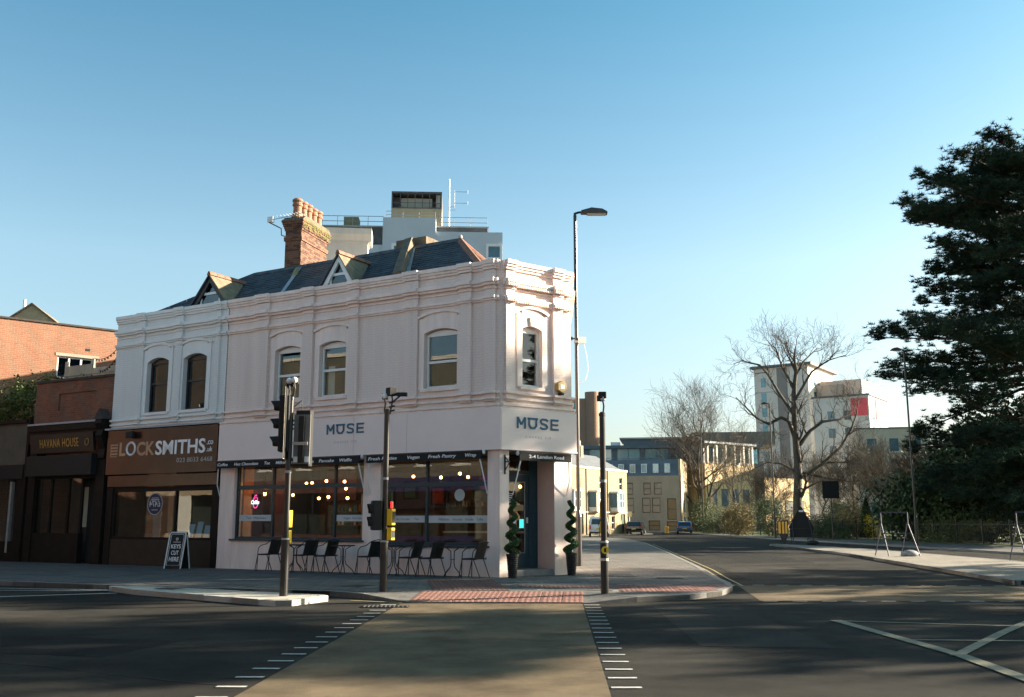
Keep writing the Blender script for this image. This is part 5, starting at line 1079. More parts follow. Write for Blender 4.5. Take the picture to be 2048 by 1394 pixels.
# ------------------------------------------------------------------ vehicles and a pedestrian
tyre = mat('tyre_rubber', (.015, .015, .015), .9, .1, 6); carglass = mat('car_glass', (.02, .03, .04), .08, .1, 3, spec=.8)
def vehicle(name, x, y, rz, prof, W, paint, lab, L, wz=.32, rear=None, roofw=.86):
    """profile: (y, z) outline, rear at -y; narrows towards the roof"""
    t = empty(name, (x, y, 0), rz); tag(t, lab, 'van' if name == 'van' else 'car'); zmax = max(z for _, z in prof); zb = .9 if zmax < 1.7 else 1.1
    b = MB(); n = len(prof); wd = lambda z: W / 2 * (1 if z < zb else 1 - (1 - roofw) * (z - zb) / (zmax - zb))
    l = [b.add((-wd(z), yy, z)) for yy, z in prof]; r_ = [b.add((wd(z), yy, z)) for yy, z in prof]; b.f.append(l[::-1]); b.f.append(r_)
    for i in range(n): j = (i + 1) % n; b.f.append([l[i], l[j], r_[j], r_[i]])
    b.build('body', paint, t, bevel=.05)
    for sx in (-1, 1):
        for yy in (L * .3, -L * .3):
            w = MB().lathe([(wz * .6, -.1), (wz, -.09), (wz, .09), (wz * .6, .1)], 18).build('wheel', tyre, t, (sx * (W / 2 - .1), yy, wz), rot=(0, R(90), 0)); MB().lathe([(wz * .6, -.105), (wz * .58, .105)], 14).build('rim', steel, w)
    return t, zmax, zb
vp = [(-2.4, .35), (-2.45, .9), (-2.4, 1.15), (-2.28, 1.85), (-2.1, 1.95), (1.0, 1.95), (1.7, 1.2), (2.35, 1.05), (2.45, .5), (2.35, .3)]
silver = mat('silver_white_paint', (.55, .57, .58), .35, .05, 2, metal=.2)
t, zm, zb = vehicle('van', 8.55, 98.5, R(-4), vp, 1.9, silver, 'silver white van seen from behind parked before the yellow terrace', 4.9, .34)
b = MB(); b.hexa([(-.74, -2.40, 1.2), (.74, -2.40, 1.2), (.7, -2.36, 1.2), (-.7, -2.36, 1.2), (-.66, -2.31, 1.72), (.66, -2.31, 1.72), (.6, -2.25, 1.72), (-.6, -2.25, 1.72)]); b.build('rear_window', carglass, t)
for s in (-1, 1): bx('tail_light', mat('red_tail_light', (.4, .015, .015), .3, .1, 5), t, s * .84 - .07, s * .84 + .07, -2.47, -2.38, .75, 1.15)
bx('number_plate', mat('yellow_number_plate', (.6, .45, .05), .5, .05, 5), t, -.26, .26, -2.47, -2.44, .78, .9); bx('bumper', mat('dark_bumper', (.03, .03, .03), .6, .1, 5), t, -.9, .9, -2.53, -2.4, .33, .5)
for s in (-1, 1): bx('side_window', carglass, t, s * .93 - .01, s * .93 + .01, -1.9, .9, 1.3, 1.7)
hp = [(-2.0, .35), (-2.1, .7), (-2.05, .95), (-1.75, 1.42), (-1.4, 1.5), (.1, 1.48), (.9, .98), (1.9, .85), (2.05, .6), (2.0, .3)]
def car(x, y, rz, paint, lab):
    t, zm, zb = vehicle('car', x, y, rz, hp, 1.78, paint, lab, 4.1, .31)
    b = MB(); b.hexa([(-.7, -2.07, 1.0), (.7, -2.07, 1.0), (.7, -2.0, 1.0), (-.7, -2.0, 1.0), (-.62, -1.8, 1.4), (.62, -1.8, 1.4), (.6, -1.72, 1.4), (-.6, -1.72, 1.4)]); b.build('rear_window', carglass, t)
    for s in (-1, 1): bx('tail_light', MATS['red_tail_light'], t, s * .74 - .1, s * .74 + .1, -2.13, -2.05, .8, .95); bx('side_window', carglass, t, s * .845 - .012, s * .845 + .012, -1.4, .3, 1.0, 1.38)
    bx('number_plate', MATS['yellow_number_plate'], t, -.26, .26, -2.135, -2.1, .6, .71); bx('bumper', MATS['dark_bumper'], t, -.86, .86, -2.16, -2.05, .32, .48); return t
car(14.2, 114, R(-15), mat('black_car_paint', (.012, .012, .013), .25, .1, 2, spec=.6), 'black hatchback parked at the end of the yellow terrace')
car(20.9, 121, R(-8), mat('blue_car_paint', (.06, .14, .28), .25, .1, 2, spec=.6), 'blue hatchback parked beside the lit end of the brick offices')
for i, x in enumerate((15.6, 18.3)):
    b = MB().prism_z([(-.2, -.2), (.2, -.2), (.2, .2), (-.2, .2)], 0, .8).build('grit_bin', mat('orange_yellow_bin', (.6, .33, .04), .5, .1, 4), None, (x, 118, PH if i else .0), bevel=.04)
    tag(b, ('small orange yellow bin beside the black hatchback', 'small orange yellow bin between the two parked hatchbacks')[i], 'bin', 'bins before the offices')
def person(x, y, lab):
    me = bpy.data.meshes.new('person'); V = [(0, 0, .95), (0, .0, 1.2), (0, -.01, 1.42), (0, -.01, 1.54), (0, -.02, 1.62), (0, -.02, 1.74), (.1, .02, .9), (.12, .1, .5), (.13, -.05, .08), (.13, .1, .04), (-.1, -.02, .9), (-.12, .08, .5), (-.12, .3, .12), (-.12, .38, .05), (.2, 0, 1.4), (.26, .05, 1.12), (.24, .2, .92), (-.2, 0, 1.4), (-.27, -.05, 1.13), (-.24, .08, .9)]
    Ed = [(0, 1), (1, 2), (2, 3), (3, 4), (4, 5), (0, 6), (6, 7), (7, 8), (8, 9), (0, 10), (10, 11), (11, 12), (12, 13), (2, 14), (14, 15), (15, 16), (2, 17), (17, 18), (18, 19)]
    rad = [.15, .14, .15, .06, .085, .075, .09, .065, .045, .04, .09, .065, .045, .04, .07, .05, .035, .07, .05, .035]
    me.from_pydata(V, Ed, []); o = bpy.data.objects.new('person', me); COL.objects.link(o); me.materials.append(mat('dark_coat', (.018, .018, .022), .8, .2, 5))
    sk = o.modifiers.new('skin', 'SKIN'); 
    if not me.skin_vertices: 
        bm_ = bmesh.new(); bm_.from_mesh(me); bm_.verts.layers.skin.verify(); bm_.to_mesh(me); bm_.free()
    for i, r_ in enumerate(rad): me.skin_vertices[0].data[i].radius = (r_, r_ * .8)
    me.skin_vertices[0].data[0].use_root = True; o.modifiers.new('sub', 'SUBSURF').render_levels = 2
    o.location = (x, y, PH); tag(o, lab, 'person'); return o
pe = person(8.25, 92.2, 'person in a dark coat walking beside the silver van')
MB().ball((0, -.02, 1.7), .105, 10, 8, (.9, 1, 1.2)).build('hair', mat('dark_hair', (.02, .014, .01), .8, .1, 5), pe)
# ------------------------------------------------------------------ yellow brick terrace at the end of the side street
ybrick = brick_mat('yellow_stock_brick', (.36, .275, .15), (.31, .24, .13), (.34, .28, .19), dirt=.15)
stone_w = mat('cream_stucco', (.68, .63, .54), .7, .05, 2)
far_slate = mat('far_slate', (.13, .14, .15), .7, .2, 1.5)
dirn = Vector((math.cos(R(58)), math.sin(R(58)))); start = Vector((5.2, 101.6)); WH = 5.1
hlab = ['pale yellow brick terrace house with white bay next to the tall lamp', 'middle pale yellow brick terrace house behind the silver van', 'end pale yellow brick terrace house with white bay and blank flank']
for i in range(3):
    q = start + dirn * (WH * i); t = empty('terrace_house', (q.x, q.y, PH), R(58)); tag(t, hlab[i], 'house', 'yellow brick terrace')
    wall_holes(0, WH, 0, 7.0, [(3.1, 3.9, 4.9, 6.3), (1.0, 1.8, .5, 2.0), (3.6, 4.5, .1, 2.2)], t=.25).build('wall', ybrick, t)
    w = sash(t, 3.1, 3.9, 4.9, 6.3, .1, upvc, glass_dark, .5); bx('sill', stone_w, t, 3.0, 4.0, -.1, .1, 4.78, 4.9)
    w = sash(t, 1.0, 1.8, .5, 2.0, .1, upvc, glass_dark, .5); bx('door', mat('dark_green_door', (.03, .06, .04), .4, .1, 3), t, 3.65, 4.45, .12, .18, .1, 2.2)
    by = MB(); by.prism_z([(.7, .0), (1.1, -.75), (2.7, -.75), (3.1, .0)], 2.45, 2.9); by.prism_z([(.6, .0), (1.05, -.85), (2.75, -.85), (3.2, .0)], 4.5, 4.7)
    for a, c in (((.7, 0), (1.1, -.75)), ((2.7, -.75), (3.1, 0))): by.prism_z([(a[0] - .05, a[1]), (a[0] + .07, a[1]), (a[0] + .07, a[1] + .05), (a[0] - .05, a[1] + .05)], 2.9, 4.5)
    for x in (1.1, 1.55, 2.2, 2.65): by.box(x, x + .1, -.75, -.65, 2.9, 4.5)
    b_ = by.build('bay_window', stone_w, t)
    for a, c in ((1.2, 1.55), (1.65, 2.2), (2.3, 2.65)): bx('pane', MATS['far_blue_glass'], b_, a, c, -.72, -.7, 2.9, 4.5); bx('glazing_bar', upvc, b_, a, c, -.735, -.722, 3.66, 3.74)
    MB().poly([(.75, 0, 2.9), (1.13, -.7, 2.9), (1.13, -.7, 4.5), (.75, 0, 4.5)]).build('pane', MATS['far_blue_glass'], b_); MB().poly([(3.05, 0, 2.9), (2.67, -.7, 2.9), (2.67, -.7, 4.5), (3.05, 0, 4.5)]).build('pane', MATS['far_blue_glass'], b_)
    bx('string_course', stone_w, t, 0, WH, -.05, .02, 2.2 + .12, 2.44); bx('parapet', stone_w, t, 0, WH, -.12, .3, 7.0, 7.2)
    rfm = MB().prism_x([(.2, 7.05), (4.0, 9.0), (7.8, 7.05)], 0.02, WH - .02).build('roof', far_slate, t); ck = bx('chimney', ybrick, rfm, -.1, .5, 3.2, 4.6, 7.6, 9.9)
    for k in range(3): MB().lathe([(.13, 9.9), (.1, 10.5)], 8).build('chimney_pot', stone_w, ck, (.2, 3.5 + k * .4, 0))
    bx('flank_wall', ybrick, t, WH - .26, WH - .01, .25, 7.8, 0, 7.0) if i == 2 else None
    bx('back_wall', ybrick, t, 0, WH, 7.6, 7.8, 0, 7.0)
    MB().tube([(.03, -.06, 0), (.03, -.06, 7)], .05, 6).build('downpipe', black, t)
# ------------------------------------------------------------------ brown brick offices
beige = brick_mat('beige_brown_brick', (.50, .38, .26), (.45, .345, .235), (.42, .34, .26), dirt=.15); dark_metal = mat('dark_blue_grey_cladding', (.12, .15, .17), .5, .15, 1)
sky_glass = mat('cyan_tinted_glass', (.10, .30, .34), .08, .15, .4, spec=.9)
of = empty('brick_offices', (22.4, 131, PH), R(-15)); tag(of, 'beige brown brick office block with dark mansard storey beside the terrace', 'building')
hol = []
for x in (-7.4, -5.0, -3.6): hol += [(x, x + 1.0, 4.9, 6.5)]
for x in (-9.6, -7.4, -5.2, -3.9): hol += [(x, x + 1.1, 2.5, 4.5)]
hol += [(-1.9, -.7, 1.6, 4.4), (-4.4, -2.9, .2, 1.5), (-2.0, -.5, .2, 1.4)]
wall_holes(-14, 0, 0, 7.4, hol, t=.3).build('wall', beige, of)
for x0, x1, z0, z1 in hol:
    f = MB(); f.box(x0, x1, .12, .18, z1 - .1, z1); f.box(x0, x1, .12, .18, z0, z0 + .1); f.box(x0, x0 + .08, .115, .175, z0 + .1, z1 - .1); f.box(x1 - .08, x1, .115, .175, z0 + .1, z1 - .1); f.box(x0 + .08, x1 - .08, .12, .17, (z0 + z1) / 2 - .04, (z0 + z1) / 2 + .04)
    w = f.build('window', mat('brown_window_frame', (.10, .06, .04), .5, .1, 3), of); bx('pane', MATS['far_blue_glass'] if random.random() < .6 else mat('orange_blind', (.32, .2, .09), .6, .1, 3), w, x0 + .08, x1 - .08, .16, .165, z0 + .1, z1 - .1)
wf = wall_holes(0, 20, 0, 9.6, [(3, 5, 2.6, 4.2), (9, 11, .6, 2.0), (3, 5, .6, 2.0), (9, 11, 2.6, 4.2)], t=.3).build('flank_wall', mat('lit_tan_brick', (.46, .36, .24), .85, .12, 1), of, (0, .0, 0), R(90))
for a, z in ((3, 2.6), (9, .6), (3, .6), (9, 2.6)): bx('pane', MATS['far_blue_glass'], wf, a, a + 2, .1, .12, z, z + 1.5)
MB().prism_x([(.0, 7.4), (.7, 9.6), (6, 9.6), (6, 7.4)], -14, -.31).build('mansard', dark_metal, of)
for k in range(8):
    x = -13 + k * 1.55; d_ = bx('dormer_window', upvc, of, x, x + .75, .1, .6, 7.8, 9.0); bx('pane', sky_glass, d_, x + .08, x + .67, .08, .1, 7.9, 8.9)
go = empty('glass_offices', (26, 150, PH), R(-9)); tag(go, 'dark framed office block with cyan glazed top storey behind the brick offices', 'building')
bx('wall', dark_metal, go, -19, 12, 0, 15, 0, 10.3); bx('roof_slab', dark_metal, go, -19.5, 12, -.6, 15, 12.4, 12.9); bx('core_wall', dark_metal, go, -18.5, 11.5, 1.2, 14, 10.3, 12.4)
for k in range(7):
    x = -18.5 + k * 4.3; bx('column', dark_metal, go, x - .9, x, -.1, .9, 10.3, 12.4); w = bx('window', sky_glass, go, x, x + 3.4, .2, .3, 10.35, 12.35); bx('mullion', dark_metal, w, x + 1.65, x + 1.72, .15, .2, 10.35, 12.35)
bx('balcony_rail', steel, go, -19, 12, -.45, -.4, 10.9, 10.95); bx('plant_storey', dark_metal, go, -9, 1, 2, 12, 12.9, 14.0); bx('plant_roof', steel, go, -9.6, 1.4, 1.5, 12, 14.0, 14.25); bx('plant_storey', mat('grey_brown_cladding', (.2, .18, .15), .7, .1, 1), go, 1.4, 14, 1.5, 12, 12.9, 14.9); bx('plant_box', white_metal, go, -11, -9.6, 2, 4, 12.9, 13.6)
oc = empty('ochre_block', (31.3, 143, PH), R(38)); tag(oc, 'sunlit ochre block with grey columned upper floors behind the bare trees', 'building')
ochre = mat('ochre_render', (.62, .46, .25), .8, .1, .8); bx('wall', ochre, oc, -5, 6, 0, 3.5, 0, 9.5); bx('upper_storey', mat('pale_grey_cladding', (.42, .41, .38), .7, .08, 1), oc, -4.6, 6, .5, 3.2, 9.5, 12.4)
for k in range(6): bx('column', stone_w, oc, -4.5 + k * 2, -4.2 + k * 2, -.1, .2, 9.5, 12.3); bx('window', MATS['far_blue_glass'], oc, -4.1 + k * 2, -2.6 + k * 2, .4, .49, 9.9, 12)
bx('roof_slab', dark_metal, oc, -5.2, 6.4, -.3, 3.4, 12.4, 12.7); fl_ = bx('lower_wing', ochre, oc, 6.3, 22, 2, 10, 0, 8.0)
for k in range(5): bx('window', MATS['far_blue_glass'], fl_, 7.4 + k * 2.8, 9.2 + k * 2.8, 1.9, 2.02, 2.5, 4.6)
for k in range(4): bx('window', MATS['far_blue_glass'], oc, -4 + k * 2.4, -2.6 + k * 2.4, -.05, .02, 3.5, 6)
# round brick stair tower far beyond
rt = empty('round_tower', (16.4, 200, 0)); tag(rt, 'tall far tower block with round brown brick stair shaft', 'building')
tb = mat('brown_tower_brick', (.33, .20, .135), .85, .1, .5); MB().lathe([(1.5, 0), (1.5, 27.6)], 28).build('stair_shaft', tb, rt, (.05, 0, 0), smooth=False); blk = bx('wall', tb, rt, -9, -1.2, -.4, 10, 0, 26.3)
for k in range(6): bx('window', sky_glass, blk, -5.0, -2.6, -.48, -.41, 8.5 + k * 3, 10.2 + k * 3)
# tall slab block with oversailing roof
ta = empty('slab_tower', (58.0, 190, 0), R(-35)); tag(ta, 'tall beige grey slab block with oversailing flat roof behind the big bare tree', 'building')
slabm = mat('beige_grey_cladding', (.70, .64, .56), .8, .08, .3); dk = mat('dark_panel', (.27, .24, .215), .7, .1, .5)
bx('wall', slabm, ta, -11, 0, 0, 16, 0, 31.8); bx('dark_strip', dk, ta, -6.3, -4.2, -.06, .02, 0, 31.6); bx('roof', far_slate, ta, -11.6, .8, -.6, 17, 31.8, 32.3)
for k in range(9):
    bx('window', sky_glass, ta, -9.6, -8.6, -.05, .02, 4 + 3 * k, 5.8 + 3 * k); bx('joint', dk, ta, -11, -6.3, -.03, .01, 2.9 + 6 * (k // 2), 3.0 + 6 * (k // 2)) if k % 2 == 0 else None
    bx('window', MATS['far_blue_glass'], ta, -.02, .06, 3, 4.5, 4 + 3 * k, 5.8 + 3 * k); bx('window', MATS['far_blue_glass'], ta, -.02, .06, 8, 9.5, 4 + 3 * k, 5.8 + 3 * k)
bx('lower_block', mat('brown_pink_cladding', (.50, .40, .34), .8, .08, .5), ta, .2, 8.5, 6, 20, 0, 29.0); bx('dark_block', dk, ta, .2, 5.2, 4, 6, 0, 28.0)
wb_ = empty('white_block', (60.4, 165, 0), R(-35)); tag(wb_, 'white rendered tower block with red banners near its top corner', 'building')
wr = mat('white_far_render', (.56, .55, .53), .8, .04, .4); bx('wall', wr, wb_, -9.5, 0, 0, 12, 0, 22.6); bx('roof_edge', far_slate, wb_, -9.7, .2, -.2, 12.2, 22.6, 22.9)
for k in range(6):
    for x in (-7.0, -4.2, -1.9 if k < 4 else -4.2):
        if x > -3 and k > 4: continue
        w = bx('window', MATS['far_blue_glass'], wb_, x, x + 1.15, -.05, .02, 3.6 + 3 * k, 5.2 + 3 * k); bx('window_bar', dk, w, x + .53, x + .6, -.07, -.05, 3.6 + 3 * k, 5.2 + 3 * k)
    for y in (2.2, 8.0): bx('window', MATS['far_blue_glass'], wb_, -.02, .05, y, y + 1.2, 3.6 + 3 * k, 5.2 + 3 * k)
ban_m = mat('red_banner_cloth', (.70, .10, .12), .7, .06, 1); bn = bx('banner', ban_m, wb_, -3.0, -.25, -.1, -.03, 19.2, 22.2); fit_text('NOW LETTING', -2.7, -.6, 20.9, .4, white_letters, bn, -.11) if False else None
bx('banner', ban_m, wb_, .03, .1, 4.0, 7.0, 18.8, 22.2)
gbk = empty('grey_block', (56.5, 140, 0), R(-14)); tag(gbk, 'low grey brown block behind the twiggy trees beside the white tower', 'building'); bx('wall', mat('grey_brown_render', (.44, .38, .31), .8, .1, .6), gbk, -7, 3, 0, 12, 0, 14.6); bx('roof_edge', far_slate, gbk, -7.1, 3.1, -.1, 12.1, 14.6, 14.8)
for k in range(4):
    for x in (-5.5, -2.5, .5): bx('window', MATS['far_blue_glass'], gbk, x, x + 1.2, -.04, .02, 2.4 + 3 * k, 4.2 + 3 * k)
# ------------------------------------------------------------------ park railings
fn = empty('park_railings', (26.6, 77, PH + .02)); tag(fn, 'long black iron railings along the park edge', 'railings'); fo = Vector((26.6, 77))
pk = 0
for a, c in zip(fence_line[:5], fence_line[1:6]):
    a, c = Vector(a), Vector(c); d = c - a; n = max(1, round(d.length / 2.6))
    for i in range(n):
        p, q = a + d * (i / n) - fo, a + d * ((i + 1) / n) - fo; b = MB(); m_ = 16
        b.tube([(p.x, p.y, .15), (q.x, q.y, .15)], .02, 4); b.tube([(p.x, p.y, 1.2), (q.x, q.y, 1.2)], .02, 4)
        for k in range(m_): r_ = p.lerp(q, (k + .5) / m_); b.tube([(r_.x, r_.y, .05), (r_.x, r_.y, 1.32), (r_.x, r_.y, 1.4)], [.013, .013, .003], 4)
        stuff(b.build('picket_panel', black, fn, recalc=False)); bx('post', black, fn, p.x - .04, p.x + .04, p.y - .04, p.y + .04, 0, 1.5)
# ------------------------------------------------------------------ trees
def grow(out, p, d, L, r, lv, mx, rs, up=.12, wander=.22, kids=(4, 6), ratio=.62, spread=(.5, 1.0), flat=1.0):
    n = 6 if lv < 2 else (4 if lv < mx else 3); pts = [p]; rad = [r]; dd = d.normalized()
    for i in range(n):
        w = Vector(rs.normal(size=3)) * wander; dd = (dd + w + Vector((0, 0, up))).normalized(); pts.append(pts[-1] + dd * (L / n)); rad.append(max(r * (1 - .72 * (i + 1) / n), .011))
    out.append((pts, rad, lv))
    if lv >= mx: return
    k = rs.integers(kids[0], kids[1] + 1)
    for j in range(k):
        f = .25 + .75 * (j + rs.uniform(.2, .9)) / k; i = min(int(f * n), n - 1); q = pts[i].lerp(pts[i + 1], f * n - i); dl = (pts[i + 1] - pts[i]).normalized()
        side = Vector(rs.normal(size=3)); side -= dl * side.dot(dl); side.normalize(); sp = rs.uniform(*spread); nd = dl * math.cos(sp) + side * math.sin(sp); nd.z *= flat
        grow(out, q, nd, L * ratio * rs.uniform(.7, 1.15), rad[i] * rs.uniform(.5, .72), lv + 1, mx, rs, up, wander, kids, ratio, spread, flat)
def tree_from(branches, name, loc, lab, group, cut=2, m1=bark, m2=twig, rz=0.):
    t = empty(name, loc, rz); tag(t, lab, 'tree', group); a, b = MB(), MB()
    for pts, rad, lv in branches: (a if lv <= cut else b).tube(pts, rad, 7 if lv == 0 else (5 if lv <= cut else 3), caps=False)
    a.build('trunk', m1, t, recalc=False, smooth=True); b.build('crown', m2, t, recalc=False); return t
def bare_tree(loc, h, lab, group=None, seed=1, mx=4, trunk=.25, r=.02, spread=(.35, .8), kids=(5, 7), m2=twig, up=.14, rz=0., name='bare_tree', ratio=.6):
    rs = np.random.default_rng(seed); out = []
    top = h * .62; pts = [Vector((rs.normal() * .1 * k, rs.normal() * .1 * k, top * k / 5)) for k in range(6)]; rad = [h * r * (1 - .7 * k / 5) for k in range(6)]; out.append((pts, rad, 0))
    for k in range(rs.integers(11, 14)):
        f = trunk + (1 - trunk) * (k + .5) / 12; f = min(f, .99); i = int(f * 5); q = pts[i].lerp(pts[i + 1], f * 5 - i); a = k * 2.4 + rs.uniform(-.5, .5); el = rs.uniform(.35, .8) + .5 * f
        grow(out, q, Vector((math.cos(a) * math.cos(el), math.sin(a) * math.cos(el), math.sin(el))), h * .38 * (1.1 - .35 * f), rad[i] * .55, 1, mx, rs, up, .2, kids, ratio, spread)
    return tree_from(out, name, loc, lab, group, m2=m2, rz=rz)
# the big spreading tree: main limbs measured, the rest grown
rs = np.random.default_rng(5); YT = 95; base = at(1596, 1064, YT); base.z = PH; out = []
def limb(px, r0, r1, dep, lv, kids=7, mx=4):
    pts = [at(x, y if y > 760 else 760 - (760 - y) * .62, YT) - base for x, y in px]; n = len(pts); r0, r1 = r0 * .8, r1 * .8
    for i, p in enumerate(pts): p.y += dep * i / max(1, n - 1) + rs.normal() * .12
    rad = [r0 + (r1 - r0) * i / (n - 1) for i in range(n)]; out.append((pts, rad, lv))
    for j in range(kids):
        f = (.12 + .88 * (j + rs.uniform(.2, .9)) / kids) * (n - 1); i = min(int(f), n - 2); q = pts[i].lerp(pts[i + 1], f - i); dl = (pts[i + 1] - pts[i]).normalized(); side = Vector(rs.normal(size=3)); side -= dl * side.dot(dl); side.normalize()
        sp = rs.uniform(.5, 1.1); grow(out, q, dl * math.cos(sp) + side * math.sin(sp) + Vector((0, 0, .25)), rs.uniform(1.7, 3.0), rad[i] * .45, 2, mx, rs, .13, .25, (4, 6), .62, (.45, 1.0))
limb([(1596, 1066), (1594, 1000), (1596, 940), (1590, 860), (1588, 790), (1592, 730), (1588, 690), (1590, 655)], .62, .06, 0, 0, 12)
limb([(1592, 880), (1575, 842), (1556, 837), (1532, 850), (1505, 838), (1482, 815), (1462, 800)], .3, .04, -2, 1, 9)
limb([(1588, 830), (1562, 785), (1542, 740), (1526, 705), (1492, 690), (1475, 698)], .22, .03, 2, 1, 9)
limb([(1600, 890), (1622, 862), (1650, 842), (1688, 836), (1712, 824), (1722, 812)], .28, .03, 2, 1, 9)
limb([(1604, 955), (1640, 930), (1676, 895), (1692, 862), (1700, 832), (1704, 800)], .27, .04, -2, 1, 8)
limb([(1606, 945), (1650, 958), (1692, 966), (1720, 955)], .18, .03, -3, 1, 6); limb([(1648, 925), (1700, 926), (1728, 906)], .14, .03, -3, 1, 5)
limb([(1594, 945), (1570, 926), (1545, 922), (1520, 935)], .16, .03, 3, 1, 6); limb([(1590, 800), (1622, 735), (1652, 700), (1686, 684)], .2, .03, -1, 1, 9)
limb([(1588, 775), (1560, 720), (1545, 670), (1535, 655)], .17, .03, -2, 1, 8); limb([(1591, 745), (1612, 695), (1640, 655), (1648, 645)], .15, .03, 2, 1, 8); limb([(1590, 720), (1578, 680), (1572, 650)], .12, .03, 1, 1, 6)
tree_from(out, 'bare_tree', base, 'big spreading bare tree with thick curving limbs before the slab tower', None)
bare_tree(tuple(at(1403, 1064, 138)[:2]) + (PH,), 20.5, 'bare upswept tree in front of the brown brick offices', None, 21, 4, .12, .017, (.4, .9), (6, 8), twig, .12, ratio=.64)
bare_tree(tuple(at(1470, 1064, 130)[:2]) + (PH,), 12, 'smaller bare tree left of the big spreading tree behind the railings', None, 22, 4, .2, .014, (.3, .8), (4, 6), twig_pale, .18)
for i, (px, Y, h, lab) in enumerate(((1716, 92, 8.8, 'dense brown twiggy tree just right of the square road sign'), (1768, 84, 8.0, 'dense brown twiggy tree behind the small dark conifer'), (1836, 90, 8.6, 'dense brown twiggy tree partly behind the pine'), (1655, 118, 10, 'twiggy tree behind the right limbs of the big bare tree'), (1545, 112, 9, 'twiggy young tree left of the big bare trunk'))):
    bare_tree(tuple(at(px, 1064, Y)[:2]) + (PH,), h, lab, 'twiggy trees in the park', 40 + i, 4, .12, .012, (.4, .9), (6, 8), twig_pale if i % 2 else twig, .12)
# shrubs behind the railings
def shrub(px, Y, w, h, m, lab, n=50, per=50, size=.16, core=True):
    n, per, size = int(n * 2.2), int(per * 1.6), size * .6
    c = at(px, 1064, Y); t = empty('shrub', (c.x, c.y, PH)); tag(t, lab, 'shrub', 'shrubs behind the railings')
    pts = clump_points((0, 0, h * .5), (w / 2, w / 2, h * .5), n, per, .16 * max(w, h) / 2); pts[:, 2] = np.abs(pts[:, 2]); obj('foliage', leaf_mesh('foliage', pts, size, m), m, t)
    for k in range(5): a = k * 1.3; MB().tube([(0, 0, 0), (math.cos(a) * w * .2, math.sin(a) * w * .2, h * .6)], [.04, .015], 5).build('stem', bark, t)
shrub(1478, 100, 3.6, 3.2, leaf_o, 'rounded golden olive shrub behind the railings left of the bare trunk', 70); shrub(1440, 118, 5, 2.0, leaf_g, 'low green shrub by the far end of the railings', 50); shrub(1545, 96, 3.2, 3.8, leaf_g, 'green shrub beside the street lamp before the bare tree', 60)
shrub(1412, 126, 4, 4.5, leaf_g, 'dark green shrub at the foot of the upswept bare tree', 40); shrub(1640, 90, 4, 2.0, leaf_o, 'low straw coloured shrub behind the roadworks sign', 30); shrub(1690, 88, 3.6, 3.2, leaf_g, 'green shrub behind the square road sign pole', 50); shrub(1600, 92, 3.6, 2.2, leaf_o, 'brown green shrub at the foot of the big bare trunk', 26)
shrub(1752, 79, 2.0, 2.1, leaf_y, 'yellow flowering shrub beside the small dark conifer', 22, 30, .12); shrub(1712, 82, 3.2, 2.6, leaf_o, 'straw coloured shrub left of the small dark conifer', 40)
shrub(1665, 80, 4.2, 1.4, yew, 'low dark hedge shrub just behind the railings near the sign pole', 30); shrub(1940, 66, 7, 1.2, leaf_g, 'low green ground cover under the pine behind the railings', 40)
def conifer(px, Y, w, h, lab):
    c = at(px, 1064, Y); t = empty('conifer', (c.x, c.y, PH)); tag(t, lab, 'tree'); P = []
    for k in range(2600): u = rng.uniform() ** .8; a = rng.uniform(0, 6.28); rr = w / 2 * (1 - u ** 1.6) * rng.uniform(.75, 1.05); P.append((rr * math.cos(a), rr * math.sin(a), .1 + h * u))
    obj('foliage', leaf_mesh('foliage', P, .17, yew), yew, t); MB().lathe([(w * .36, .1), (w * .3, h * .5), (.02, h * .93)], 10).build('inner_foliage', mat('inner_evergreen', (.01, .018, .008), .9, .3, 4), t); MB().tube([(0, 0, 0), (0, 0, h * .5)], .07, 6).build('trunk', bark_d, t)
conifer(1735, 80, 1.3, 3.1, 'small dark pointed conifer behind the railings'); 
# big dark evergreen below the pine
c = at(1892, 1064, 71); t = empty('evergreen_tree', (c.x, c.y, PH)); tag(t, 'broad dark drooping evergreen behind the railings under the pine', 'tree')
P = clump_points((0, 0, 2.4), (4.6, 3.2, 2.9), 260, 70, .42, .35); P = P[P[:, 2] > 0]; obj('foliage', leaf_mesh('foliage', P, .27, yew), yew, t); MB().tube([(0, 0, 0), (.2, 0, 2), (0, .3, 4)], [.3, .2, .08], 8).build('trunk', bark_d, t)
for i, (px, Y, w_, h_, lab) in enumerate(((1990, 78, 5.0, 4.6, 'tall dark evergreen filling the gap beneath the pine branches'), (2070, 70, 5.0, 5.0, 'dark evergreen behind the railings at the edge of the park view'), (1930, 92, 6.5, 4.2, 'dark evergreen standing farther back behind the drooping one'))):
    c = at(px, 1064, Y); t = empty('evergreen_tree', (c.x, c.y, PH)); tag(t, lab, 'tree')
    P = clump_points((0, 0, h_), (w_, w_ * .7, h_), 260, 70, .5, .3); P = P[P[:, 2] > 0]; obj('foliage', leaf_mesh('foliage', P, .34, yew), yew, t); MB().tube([(0, 0, 0), (.2, 0, h_), (0, .3, h_ * 1.7)], [.3, .2, .08], 8).build('trunk', bark_d, t)
